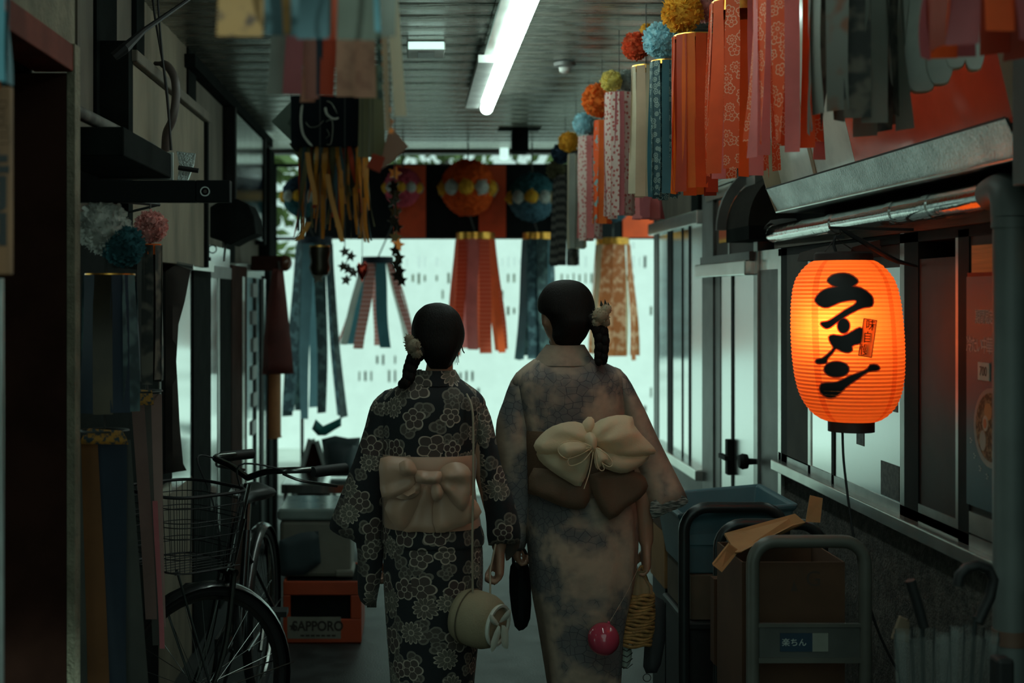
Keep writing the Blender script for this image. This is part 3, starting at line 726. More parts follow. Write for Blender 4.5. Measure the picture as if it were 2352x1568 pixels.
LG = 'hanging paper cluster on the left'
flatset('blurred tan, blue and sage paper strips nearest overhead', [(502,606,500,604,-150,86,TANF,0),(600,690,612,700,-150,84,BLUEP,.05),(640,672,648,668,-150,76,TANF,-.03),(690,760,680,755,-150,88,BLUEP,-.01),(735,790,730,775,-150,84,SAGE,.04),(768,780,762,772,-150,90,REDD,-.02),(780,860,772,866,-150,88,SAGE,0),(850,862,862,874,-150,74,TEAL,-.02),(868,915,872,912,-150,88,GREYP,.03),(560,640,570,640,-150,60,GREYP,.12),(690,790,700,800,-150,60,BLUEP,.14)], 1.95, (502,915,-150), LG)
flatset('rose, crimson and peach strips below the tan ones', [(628,664,614,652,-40,220,GREYP,0),(662,704,650,694,-40,218,PINKD,-.02),(700,740,696,734,-40,226,ROSEB,.02),(726,742,726,740,-40,218,NAVY,-.01),(738,776,734,768,-40,222,REDD,.0),(772,820,772,816,-40,222,PEACH,-.02),(815,860,812,864,-40,222,PEACH,.0),(858,872,868,880,-40,228,DKGR,-.03),(872,886,884,898,-40,300,BEIGE,.02),(884,912,906,934,-40,266,CREAM,.05),(640,800,640,800,-40,150,ROSEB,.12),(700,730,690,724,60,236,PEACH,.06)], 2.45, (630,900,-40), LG)
# black printed paper box with gold and blue tinsel
bk = thing('paper_lantern_box', 'black paper box with pale brush marks and gold tinsel tails', 'decoration', P(745, 560, 2.95), LG)
D = 2.95
obj('box', MB().box(PX(672,D), PX(826,D), D-.04, D+.08, PZ(340,D), PZ(226,D)), mat('black_card', (.010,.013,.017), .8, var=.3, spec=.05), bk, smooth=0)
obj('flap', MB().prism([(660-745,283-300),(690-745,226-300),(700-745,340-300)], P(745,300,D), (D/F,0,0), (0,0,-D/F), (0,.04,0)), DKGR, bk, smooth=0)
palei = mat('pale_ink', (.36,.36,.31), .7)
def curve_mark(name, pts, r, D_, par, m): obj(name, MB().tube([P(a,b,D_) for a, b in cr(pts, 4, False)], [r_*D_/F for r_ in [r*.35]+[r]*(4*(len(pts)-1)-1)+[r*.3]], 6, sq=(1,.25)), m, par)
curve_mark('brush_mark', [(695,240),(692,275),(698,310),(718,336)], 5, D-.0405, bk, palei)
curve_mark('brush_mark', [(702,280),(712,292),(730,290),(744,276)], 4, D-.0405, bk, palei)
curve_mark('brush_mark', [(748,246),(752,262),(766,272),(778,270)], 5.5, D-.0405, bk, palei)
curve_mark('brush_mark', [(750,232),(762,238),(775,262)], 4, D-.0405, bk, palei)
curve_mark('brush_mark', [(748,280),(762,276),(764,300),(760,330),(750,332)], 4.5, D-.0405, bk, palei)
curve_mark('brush_mark', [(750,296),(756,310),(748,318)], 3.5, D-.0405, bk, palei)
obj('cord', MB().tube([P(748,226,D), Vector((PX(748,D), D, 2.752))], .0022, 5), CORD, bk)
q = random.Random(3)
TN = [MUST, MUST, OLIVE, BLUEP, paper('dark_tinsel', (.05,.045,.035), .1, rough=.3), MUST, REDD, OLIVE]
for i in range(72):
    x = q.uniform(690, 846); y1 = q.uniform(430, 562); x2 = x+(x-765)*.35*q.random()+q.uniform(-14,14); dd = q.uniform(-.03,.07)
    pts = [P(x+(x2-x)*f+4*math.sin(i+f*5)*f, 336+(y1-336)*f, D+dd+.01*math.sin(i*2+f*4)) for f in [k_/7 for k_ in range(8)]]
    tw = q.uniform(-.9,.9)
    obj('tinsel', MB().strip(pts, q.uniform(.006,.014), [(math.cos(tw+f*.25), math.sin(tw+f*.25), 0) for f in range(8)]), TN[i % len(TN)], bk, smooth=60)
for (pts) in ([(706,350),(712,395),(722,440),(724,470)], [(710,510),(700,530),(682,552)], [(752,400),(760,450),(778,520),(786,555)]):
    obj('tinsel', MB().strip([P(a,b,D-.05) for a, b in cr(pts, 3, False)], .011, (1,.2,0)), MUST, bk, smooth=60)
flatset('olive paper strips next to the black paper box', [(826,850,822,846,150,362,OLIVE,0),(846,880,850,886,150,362,OLIVE,.03),(838,862,834,856,220,360,SAGE,.06)], 2.8, (826,880,150), LG)
# origami diamonds
def diamond(label, c, poly, m, D_):
    o = obj('origami_diamond', MB().prism([(a-c[0], b-c[1]) for a, b in poly], P(c[0], c[1], D_), (D_/F,.0003,0), (0,0,-D_/F), (0,.012,0)), m, smooth=0, bevel=.001); tag(o, label, 'decoration', LG)
    t = obj('hanging_thread', MB().tube([P(poly[0][0], poly[0][1], D_), Vector((PX(poly[0][0], D_), D_, 2.752))], .0012, 4), CORD, o)
GLIT = blotch('glitter_peach', (.52,.22,.13), (.20,.17,.14), 90, .2)
diamond('folded brown paper diamond at the black box corner', (690,365), [(690,328),(722,368),(708,398),(664,330)], OLIVE, 3.10)
diamond('dark folded paper diamond left of the black box', (660,280), [(668,232),(684,300),(676,330),(624,280)], DKGR, 3.12)
diamond('glittery peach origami diamond beside the star garland', (905,345), [(896,288),(938,335),(896,376),(872,392),(884,330)], GLIT, 2.75)
diamond('small rusty origami diamond under the olive strips', (858,372), [(856,352),(884,360),(872,396),(842,384)], REDD, 2.70)
# star garlands
SB = mat('dark_foil_star', (.03,.022,.012), .3, metal=.6, var=.4); SO = mat('orange_foil_star', (.85,.22,.03), .3, metal=.5); SGd = mat('bronze_foil_star', (.08,.045,.015), .3, metal=.8)
def star(mb, c, r, rot, M_=None, ry=0.0, t=.004):
    poly = [(math.cos(rot+PI/2+i*PI/5)*(r if i % 2 == 0 else r*.48), math.sin(rot+PI/2+i*PI/5)*(r if i % 2 == 0 else r*.48)) for i in range(10)]
    return mb.prism(poly, Vector(c)-Vector((0,t/2,0)), (math.cos(ry), math.sin(ry), 0), (0,0,1), (0,t,0))
def garland(label, pts, D_, top, r=15):
    t = thing('star_garland', label, 'decoration', P(pts[-1][0], pts[-1][1]+r, D_), LG)
    q = random.Random(len(pts))
    for i, (a, b, m) in enumerate(pts):
        o = obj('star', star(MB(), P(a,b,D_+q.uniform(-.01,.01)), r*D_/F, q.uniform(-.25,.25), ry=q.uniform(-.5,.5)), m, t, smooth=0)
    obj('thread', MB().tube([P(a,b,D_) for a, b, _ in pts]+[], .0012, 4), CORD, t)
    obj('hanging_thread', MB().tube([P(pts[0][0],pts[0][1],D_), (PX(pts[0][0],D_), D_, top)], .0012, 4), CORD, t)
garland('long garland of dark and orange foil stars', [(907,398,SO),(904,428,SB),(908,446,SGd),(904,462,SB),(908,486,SGd),(904,508,SB),(912,522,SB),(908,545,SGd),(914,562,SO),(908,575,SB),(916,592,SGd),(910,606,SB),(918,622,SB),(912,632,SB),(922,644,SB)], 2.84, 2.752, 17)
garland('short garland of black foil stars above the heart', [(792,578,SB),(806,588,SB),(788,612,SB),(800,618,SB),(812,626,SB),(795,643,SB)], 2.82, 2.752, 14)
garland('string of small orange stars along the cream strip', [(878,95,SO),(882,120,SO),(880,148,SO),(884,175,SGd),(886,200,SO),(890,225,SGd),(892,252,SO),(897,280,SO),(898,300,SO)], 2.55, 2.752, 10)
ht = obj('foil_heart', pillow(MB(), [(PX(a,2.77), PZ(b,2.77)) for a, b in [(832,648),(822,628),(818,612),(824,602),(831,608),(838,600),(845,608),(844,626)]], 2.77, .022, .006, .012), mat('red_foil', (.45,.04,.02), .18, metal=.8)); tag(ht, 'shiny red foil heart hanging by the black stars', 'decoration', LG)
obj('thread', MB().tube([P(832,606,2.77), (PX(832,2.77), 2.77, 2.752)], .001, 4), CORD, ht)
dl = thing('paper_cylinder', 'small dark paper cylinder with star at its foot', 'decoration', P(737,650,2.84), LG)
obj('shell', MB().lathe([(.022,PZ(566,2.84)),(.024,PZ(580,2.84)),(.020,PZ(600,2.84)),(.024,PZ(615,2.84)),(.018,PZ(632,2.84))], (PX(735,2.84), 2.84, 0), 16), SB, dl)
obj('gold_rim', MB().lathe([(.0225,PZ(564,2.84)),(.0225,PZ(567,2.84))], (PX(735,2.84), 2.84, 0), 16), GOLDB, dl)
obj('star', star(MB(), P(731,637,2.84), 15*2.84/F, .1), SB, dl, smooth=0)
obj('hanging_thread', MB().tube([P(735,566,2.84), (PX(735,2.84), 2.84, 2.752)], .0012, 4), CORD, dl)
# ---------------------------------------------------------------- ceiling fittings
fx = thing('tube_light', 'long bright fluorescent tube light on the ceiling', 'lamp', (.36, 6.2, 2.66))
def lt_pt(px, D_): return PX(px, D_)
TUBE = emis('fluorescent_tube', (.74,.96,.87), 13.0)
xc = .402
obj('housing', MB().box(xc-.085, xc+.055, 2.6, 7.42, 2.70, 2.752), ALUW, fx, smooth=0, bevel=.006)
obj('tube', MB().tube([(xc+.012, 5.03, 2.672), (xc+.012, 7.40, 2.672)], .034, 14), TUBE, fx)
obj('tube', MB().tube([(xc+.012, 2.62, 2.672), (xc+.012, 4.99, 2.672)], .034, 14), TUBE, fx)  # unseen nearer tube, added to throw light on streamers and backs
obj('tube_cap', MB().tube([(xc+.012, 7.40, 2.672), (xc+.012, 7.44, 2.672)], .036, 14), WHITEP, fx)
obj('reflector', MB().box(xc-.11, xc-.035, 5.9, 7.35, 2.665, 2.70), mat('lamp_reflector', (.8,.83,.8), .5), fx, smooth=0)
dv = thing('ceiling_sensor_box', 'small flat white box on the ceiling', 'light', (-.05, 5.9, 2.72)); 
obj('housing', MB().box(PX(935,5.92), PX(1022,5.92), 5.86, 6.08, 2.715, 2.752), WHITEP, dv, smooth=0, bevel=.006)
obj('glow_face', MB().box(PX(938,5.92), PX(1019,5.92), 5.852, 5.861, 2.718, 2.75), emis('white_glow', (.66,.98,.88), 1.0), dv, smooth=0)  # white plastic front, given emission so the box looks brightly lit
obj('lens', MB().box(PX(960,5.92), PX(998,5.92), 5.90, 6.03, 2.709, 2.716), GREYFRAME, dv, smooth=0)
sm = thing('smoke_detector', 'round grey smoke detector on the ceiling', 'detector', (PX(1297,6.4), 6.4, 2.70))
obj('base', MB().lathe([(.055,2.752),(.052,2.735),(.03,2.728)], (PX(1297,6.4), 6.4, 0), 20), GREYFRAME, sm); obj('sensor', MB().lathe([(.03,2.73),(.026,2.71),(.012,2.70)], (PX(1297,6.4), 6.4, 0), 20), WHITEP, sm)
bx = thing('ceiling_speaker', 'dark box speaker hung from the ceiling on a post', 'speaker', P(1192, 352, 9.0))
D = 9.0
obj('mount', MB().box(PX(1145,D), PX(1240,D), D-.1, D+.1, PZ(272,D), 2.752), BLACKWOOD, bx, smooth=0)
obj('post', MB().box(PX(1180,D), PX(1208,D), D-.04, D+.04, PZ(300,D), PZ(262,D)), BLACKWOOD, bx, smooth=0)
obj('cabinet', MB().box(PX(1176,D), PX(1212,D), D-.09, D+.09, PZ(352,D), PZ(298,D)), BLACKWOOD, bx, smooth=0, bevel=.01)
wl_ = thing('lantern_bulb_lamp', 'small white cylinder lamp under the end beam', 'lamp', P(1158, 365, 10.2))
obj('shade', MB().lathe([(.03,PZ(328,10.2)),(.034,PZ(332,10.2)),(.034,PZ(364,10.2)),(.02,PZ(366,10.2))], (PX(1158,10.2), 10.2, 0), 16), emis('white_glow', (.66,.98,.88), 1.0), wl_)
obj('stem', MB().tube([(PX(1158,10.2),10.2,PZ(330,10.2)), (PX(1158,10.2),10.37,2.76)], .008, 8), BEAM, wl_)
# ================================================================ right side: awning sign, pipe, lantern
INK = mat('black_ink', (.010,.010,.010), .6)
aw = thing('awning_sign', 'red and white glossy sign panel over a galvanised tray', 'sign', (1.4, 3.9, 1.93))
XF = 1.35
obj('tray_face', MB().prism([(XF+.004,1.925),(XF-.038,2.010),(XF-.030,2.012),(XF+.012,1.927)], (0,2.90,0), (1,0,0), (0,0,1), (0,1.96,0)), GALV, aw, smooth=0)
obj('tray_bottom', MB().box(XF, 1.53, 2.90, 4.86, 1.921, 1.927), GALV, aw, smooth=0)
obj('tray_lip', MB().tube([(XF-.038, 2.9, 2.011), (XF-.038, 4.86, 2.011)], .003, 6), mat('dark_edge', (.03,.025,.02), .6), aw)
obj('tray_lip', MB().tube([(XF, 2.9, 1.925), (XF, 4.86, 1.925)], .004, 6), ALUW, aw)
obj('end_plate', MB().prism([(XF,1.921),(XF-.036,2.012),(1.27,2.16),(1.29,2.19),(1.53,2.19),(1.53,1.921)], (0,4.862,0), (1,0,0), (0,0,1), (0,.006,0)), CREAM, aw, smooth=0)
SGR = mat('red_sign_face', (.80,.085,.035), .16, var=.15, scale=4, coat=.5); SGW = mat('white_sign_face', (.66,.66,.56), .2, var=.15, coat=.5)
def leanp(y0, y1, z0, z1, m, name, off=0.0):
    f = lambda z: XF+.02-(z-2.01)*.24+off
    mb = MB(); b = len(mb.v)
    for y in (y0, y1):
        for z in (z0, z1):
            mb.av((f(z), y, z)); mb.av((f(z)+.012, y, z))
    mb.af((0,4,6,2)); mb.af((1,3,7,5)); mb.af((0,2,3,1)); mb.af((4,5,7,6)); mb.af((0,1,5,4)); mb.af((2,6,7,3))
    return obj(name, mb, m, aw, smooth=0)
leanp(2.97, 4.04, 2.012, 2.62, SGR, 'red_face'); leanp(4.042, 4.85, 2.012, 2.62, SGW, 'white_face')
leanp(2.90, 2.968, 2.012, 2.70, CREAM, 'edge_trim', -.006); leanp(4.42, 4.45, 2.012, 2.62, BEIGE, 'seam_strip', -.004)
leanp(2.90, 4.86, 2.62, 2.66, GREYFRAME, 'top_rail', -.006)
for y in (3.2, 4.5): obj('stay', MB().tube([(1.215, y, 2.64), (1.50, y, 2.72)], .008, 6), BEAM, aw)
# foil-jacketed pipe and downpipe
pp = thing('jacketed_pipe', 'shiny foil jacketed pipe running under the sign tray', 'pipe', (1.43, 4.2, 1.83))
obj('jacket', MB().tube(cr([(1.43,5.20,1.872),(1.43,5.17,1.862),(1.43,5.10,1.858),(1.42,4.3,1.858),(1.40,3.17,1.858)], 4, False), .036, 16), CHROME, pp)
for y in (4.36, 3.78, 3.5): obj('joint_ring', MB().tube([(1.40+(y-3.17)*.0165,y,1.858),(1.40+(y-3.12)*.0165,y+.05,1.858)], .0385, 16), CHROME, pp)
obj('end_elbow', MB().tube([(1.43,5.20,1.872),(1.435,5.205,1.88),(1.47,5.20,1.885),(1.52,5.20,1.885)], .036, 16), GREYFRAME, pp)
dp = thing('downpipe', 'grey plastic downpipe at the right edge of the window', 'pipe', (1.395, 3.06, 0))
obj('shaft', MB().tube([(1.395,3.06,0),(1.395,3.06,1.80)], .036, 20), PVC, dp)
obj('elbow', MB().tube(cr([(1.395,3.06,1.80),(1.395,3.065,1.845),(1.395,3.09,1.868),(1.398,3.16,1.860)], 4, False), .040, 20), PVC, dp)
obj('collar', MB().tube([(1.395,3.06,.80),(1.395,3.06,.835)], .0385, 20), mat('brown_tape', (.14,.075,.05), .6), dp)
obj('collar', MB().tube([(1.395,3.06,1.775),(1.395,3.06,1.80)], .0395, 20), PVC, dp)
cp = thing('corner_casing', 'grey metal casing hanging at the top right edge', 'casing', (1.35, 2.86, 1.86))
obj('face', MB().box(1.31, 1.45, 2.80, 2.86, 1.855, 2.75), PVC, cp, smooth=0, bevel=.004)
# retracted awning next to the sign
ra_ = thing('folded_awning', 'dark folded canopy with curved metal ribs past the sign', 'awning', (1.4, 5.6, 1.86))
def qpoly(r0, r1, a0, a1, n=10):
    return [(-math.sin(a0+(a1-a0)*i/n)*r1, math.cos(a0+(a1-a0)*i/n)*r1) for i in range(n+1)]+[(-math.sin(a1+(a0-a1)*i/n)*r0, math.cos(a1+(a0-a1)*i/n)*r0) for i in range(n+1)]
zc = 1.895
obj('rib', MB().prism(qpoly(.185,.225,0,PI/2), (1.53,5.62,zc), (1,0,0), (0,0,1.25), (0,.03,0)), GREYFRAME, ra_, smooth=0)
obj('canvas', MB().prism(qpoly(.0,.185,0,PI/2), (1.53,5.25,zc), (1,0,0), (0,0,1.2), (0,.37,0)), mat('dark_canvas', (.022,.02,.016), .9, spec=.1), ra_, smooth=0)
obj('valance', MB().box(1.345, 1.53, 5.24, 5.62, 1.84, 1.895), BLACKWOOD, ra_, smooth=0)
obj('gutter', MB().box(1.37, 1.52, 5.66, 6.35, 2.125, 2.16), ALUW, ra_, smooth=0, bevel=.004)
pst = thing('transom_poster', 'orange and yellow printed poster in the transom window', 'poster', (1.449, 5.95, 1.83))
obj('sheet', MB().box(1.445, 1.4485, 5.72, 6.18, 1.86, 2.06), blotch('orange_poster_print', (.55,.09,.02), (.70,.38,.06), 9, .1, .5, .55), pst, smooth=0)
# ---------------------------------------------------------------- the lantern
LD, LXc = 3.72, PX(1946, 3.72)
ln = thing('paper_lantern', 'glowing orange paper lantern with black brush characters', 'lantern', (LXc, LD, PZ(992, LD)))
sL = LD/F; tilt = 18/390
prl = [(598,66),(606,80),(620,94),(640,108),(665,116),(700,121),(740,123.5),(780,124.5),(820,124),(860,121),(890,116),(912,109),(930,100),(946,88),(958,74),(966,58)]
def lrad(y):
    for (a, ra1), (b, rb1) in zip(prl, prl[1:]):
        if a <= y <= b: return ra1+(rb1-ra1)*(y-a)/(b-a)
    return prl[0][1] if y < prl[0][0] else prl[-1][1]
def lcx(y): return 1937+18*(y-590)/390
NR = 42; rings = []; uvs = []
for i in range(NR*2+1):
    y = 598+(966-598)*i/(NR*2); r = (lrad(y)+(.9 if i % 2 else -1.3))*sL
    rings.append([Vector((PX(lcx(y), LD)+r*math.cos(2*PI*j/48), LD+r*math.sin(2*PI*j/48), PZ(y, LD))) for j in range(48)])
    uvs.append([(j/48, (i/2)) for j in range(48)])
t = NT('lantern_paper'); u = t.new('ShaderNodeSeparateXYZ', {0: t.uv()})
fib = t.noise(9, t.vmath('MULTIPLY', t.obj(), (1,1,8)).outputs[0], 5)
seam = None
for s0 in (.608, .848, .10, .36):
    d = t.math('LESS_THAN', t.math('ABSOLUTE', t.math('SUBTRACT', u.outputs[0], s0)), .011); seam = d if seam is None else t.math('MAXIMUM', seam, d)
fr_ = t.math('ABSOLUTE', t.math('SUBTRACT', t.math('FRACT', u.outputs[1]), .5))
wire = t.math('GREATER_THAN', fr_, .40)
c = t.mix(fib.outputs[0], (.93,.24,.05), (.95,.31,.075)); c = t.mix(t.math('MULTIPLY', seam, .5), c, (.70,.07,.008)); c = t.mix(t.math('MULTIPLY', wire, .38), c, (.50,.07,.01))
t.put(t.b.inputs['Base Color'], c); t.b.inputs['Roughness'].default_value = .6; t.translucent(.6, c)
mb = MB().loft(rings, cap=False, uvs=uvs)
obj('paper_body', mb, t.m, ln, smooth=0)
ct = PX(lcx(590), LD); cb = PX(lcx(978), LD)
obj('top_cap', MB().lathe([(.05,PZ(600,LD)),(.082,PZ(600,LD)),(.080,PZ(583,LD)),(.074,PZ(579,LD)),(.05,PZ(579,LD))], (ct, LD, 0), 32), INK, ln)
obj('bottom_cap', MB().lathe([(.045,PZ(966,LD)),(.064,PZ(966,LD)),(.064,PZ(990,LD)),(.0,PZ(991,LD))], (cb, LD, 0), 32), INK, ln)
obj('hanger_wire', MB().tube([(ct-.06,LD,PZ(585,LD)), P(1912,555,LD), P(1921,545,LD), P(1930,555,LD), (ct+.05,LD,PZ(585,LD))], .0015, 5), BEAM, ln)
obj('bulb', MB().ball((PX(1925,LD), LD, PZ(745,LD)), .03, .03, .04), emis('bulb_glow', (1,.62,.25), 3), ln)
obj('cable', MB().tube(cr([(PX(1935,LD), LD, PZ(988,LD)), P(1938,1060,LD), P(1950,1160,LD), P(1962,1240,LD), P(1975,1300,LD), P(2000,1400,LD), P(2040,1500,LD), P(2120,1640,LD)], 4, False), .0035, 6), INK, ln)
ld = bpy.data.lights.new('lantern_bulb_light', 'POINT'); ld.energy = 2.0; ld.color = (1,.60,.26); ld.shadow_soft_size = .03
lo_ = bpy.data.objects.new('lantern_bulb_light', ld); C.objects.link(lo_); lo_.location = Vector((PX(1926,3.63), LD-.07, PZ(745,3.64)))-_wloc(ln); lo_.parent = ln
def lsurf(px, py, off=.0016):
    r = (lrad(py)+1)*sL+off; xc_ = PX(lcx(py), LD)
    d = LD-.1
    for _ in range(6):
        dx = max(-r*.98, min(r*.98, PX(px, d)-xc_)); d = LD-math.sqrt(r*r-dx*dx)
    return Vector((xc_+dx, d, PZ(py, d)))
def decal(name, poly, m, g=6, off=.0016, scale=1.0):
    bd = dens(poly, g); nb_ = len(bd); pts = list(bd)
    xs = [p[0] for p in bd]; ys = [p[1] for p in bd]; x = min(xs)
    while x < max(xs):
        y = min(ys)
        while y < max(ys):
            if inpoly(x, y, bd) and segd(x, y, bd) > g*.5: pts.append((x, y))
            y += g
        x += g
    r = delaunay_2d_cdt([Vector(p) for p in pts], [(i, (i+1) % nb_) for i in range(nb_)], [], 1, 1e-6)
    mb = MB()
    for q_ in r[0]: mb.av(lsurf(q_.x, q_.y, off))
    for f_ in r[2]: mb.af(f_[::-1])
    return obj(name, mb, m, ln, smooth=60)
def cc(pts): return [(1780+a*.306, 540+b*.306) for a, b in pts]
def ell(cx, cy, rx, ry, n=20): return [(cx+rx*math.cos(2*PI*i/n), cy+ry*math.sin(2*PI*i/n)) for i in range(n)]
RA1 = [(395,340),(430,302),(490,288),(550,292),(600,318),(622,350),(590,375),(560,386),(480,386),(430,372)]
RA2 = [(302,480),(340,430),(400,400),(480,386),(570,384),(650,400),(710,440),(735,480),(728,530),(680,540),(640,550),(560,590),(480,640),(415,690),(380,697),(350,675),(347,655),(392,648),(440,622),(520,567),(590,528),(615,500),(600,485),(550,488),(480,505),(400,540),(350,535),(315,510)]
ME = [(405,765),(440,748),(500,757),(560,735),(610,705),(655,700),(650,800),(600,820),(575,835),(580,860),(550,880),(500,870),(460,850),(430,885),(390,930),(385,955),(340,965),(308,955),(312,935),(355,925),(400,890),(440,845),(420,810)]
NN = [(340,1140),(352,1115),(400,1110),(470,1103),(560,1060),(640,1030),(695,1005),(715,975),(765,975),(785,1000),(760,1015),(700,1022),(620,1077),(540,1132),(490,1180),(450,1210),(410,1218),(365,1200),(338,1165)]
def grow(p, k):
    n = len(p); cx = sum(a for a, _ in p)/n; out = []
    ar = sum(p[i][0]*p[(i+1) % n][1]-p[(i+1) % n][0]*p[i][1] for i in range(n)); sg = 1 if ar > 0 else -1
    for i in range(n):
        a, b = p[i-1], p[(i+1) % n]; dx, dy = b[0]-a[0], b[1]-a[1]; L = math.hypot(dx, dy) or 1
        out.append((p[i][0]+sg*dy/L*k, p[i][1]-sg*dx/L*k))
    return out
HALO = mat('faded_ink_edge', (.42,.12,.05), .7, trans=.3)
for nm, pl in (('character_stroke', cr(RA1,3)), ('character_stroke', cr(RA2,2)), ('character_stroke', ell(515,680,44,54)), ('character_stroke', cr(ME,2)), ('character_stroke', ell(462,1006,92,57)), ('character_stroke', cr(NN,2))):
    decal('ink_halo', cc(grow(pl, 9)), HALO, 7, .0010); decal(nm, cc(pl), INK, 6, .0022)
stp = cc([(668,625),(765,640),(725,918),(627,900)])
decal('sticker', stp, mat('ochre_sticker', (.85,.42,.10), .6, trans=.5), 8, .0042)
for (a0, b0), (a1, b1) in zip(stp, stp[1:]+stp[:1]): obj('sticker_border', MB().tube([lsurf(a0+(a1-a0)*k_/6, b0+(b1-b0)*k_/6, .005) for k_ in range(7)], .0011, 5), INK, ln)
for ch, (a, b) in zip('味自慢', ((2000,748),(1993,776),(1986,805))):
    pc = lsurf(a, b, .006); text('sticker_letter', ch, pc, (.94,.33,-.06), (.05,0,1), 27*sL, INK, ln, .0003)
# bracket that carries the lantern
br = thing('lantern_bracket', 'black diagonal stay with clips holding the lantern', 'bracket', P(1990,560,3.74))
obj('arm', MB().bar(P(1905,523,3.74), (1.46, 3.74, PZ(528,3.74)), .012, .008), INK, br)
obj('stay', MB().tube([P(1930,524,3.73), P(1950,536,3.73), P(2040,590,3.74), P(2062,600,3.74), (1.448, 3.75, PZ(612,3.75))], [.003,.007,.008,.007,.003], 8), INK, br)
obj('clip', MB().box(PX(1918,LD), PX(1938,LD), LD-.006, LD+.006, PZ(548,LD), PZ(540,LD)), INK, br, smooth=0)
obj('hook', MB().tube([P(1929,524,3.73), P(1931,535,3.73), P(1926,544,LD)], .0025, 6), INK, br)
obj('plastic_tie', MB().tube([P(1918,545,LD), P(1914,560,LD), P(1920,578,LD)], .004, 6), INK, br)
# cloth folded behind the lantern on the window head
vb = thing('vent_hood', 'grey brown drooping hood behind the lantern top', 'hood', (1.42, 4.3, 1.72))
obj('hood', MB().prism([(1.45,1.79),(1.36,1.765),(1.35,1.735),(1.45,1.735)], (0,4.05,0), (1,0,0), (0,0,1), (0,.55,0)), CURTB, vb, smooth=0)
# poster on the near window
ps = thing('ramen_poster', 'dark teal cold noodle poster with price card', 'poster', (XR-.008, 3.2, 1.07))
PTM = mat('teal_poster', (.030,.075,.085), .45, var=.12, scale=3)
obj('sheet', MB().box(XR-.010, XR-.0075, 2.75, 3.402, 1.075, 1.665), PTM, ps, smooth=0)
LET = mat('pale_lettering', (.32,.36,.32), .6)
U_ = (0,-1,0); V_ = (0,0,1); xo = XR-.0102
for i, ch in enumerate('期間限定'): text('poster_letter', ch, (xo, 3.335-.026*i, 1.56), U_, V_, .040, LET, ps, .0003, sx=.72)
for i, ch in enumerate('冷たい中華'): text('poster_letter', ch, (xo, 3.385-.030*i, 1.487), U_, V_, .046, LET, ps, .0003, sx=.8)
obj('price_card', MB().box(XR-.013, XR-.0102, 3.262, 3.327, 1.402, 1.447), mat('cream_card', (.50,.48,.38), .7), ps, smooth=0)
text('poster_letter', '700', (XR-.0135, 3.295, 1.424), U_, V_, .034, INK, ps, .0003, sx=.85)
def disc(name, y, z, ry, rz, x, m): obj(name, MB().prism([(ry*math.cos(2*PI*i/28), rz*math.sin(2*PI*i/28)) for i in range(28)], (x, y, z), (0,-1,0), (0,0,1), (-.0012,0,0)), m, ps, smooth=0)
disc('bowl_print', 3.255, 1.285, .10, .10, XR-.0102, mat('bowl_rim_print', (.22,.21,.17), .5)); disc('bowl_print', 3.255, 1.287, .086, .086, XR-.0108, blotch('broth_print', (.10,.05,.02), (.26,.16,.08), 60, .05))
disc('egg_print', 3.285, 1.295, .016, .020, XR-.0114, mat('egg_white_print', (.46,.36,.26), .5)); disc('yolk_print', 3.286, 1.294, .009, .012, XR-.0120, mat('yolk_print', (.55,.14,.03), .5))
disc('noodle_print', 3.27, 1.325, .022, .022, XR-.0112, mat('noodle_print', (.42,.20,.06), .5)); disc('cucumber_print', 3.30, 1.25, .018, .026, XR-.0112, mat('cucumber_print', (.28,.26,.20), .5))
for i in range(6):
    a = R(200+20*i); y_, z_ = 3.255-.125*math.cos(a), 1.285+.125*math.sin(a)
    for dy, dz in ((.004,.005), (-.003,.001), (.002,-.005)): obj('print_mark', MB().box(xo-.0006, xo, y_+dy-.004, y_+dy+.004, z_+dz-.0016, z_+dz+.0016), LET, ps, smooth=0)
ol = thing('orange_paper_flyer', 'orange flyer taped above the noodle poster', 'poster', (XR-.006, 3.3, 1.67))
obj('sheet', MB().box(XR-.008, XR-.0055, 2.9, 3.375, 1.675, 1.745), mat('orange_flyer', (.62,.20,.05), .5, var=.2, scale=12, stretch=(1,.3,8)), ol, smooth=0)
obj('torn_edge', MB().box(XR-.0085, XR-.0055, 2.9, 3.40, 1.662, 1.675), REDD, ol, smooth=0)
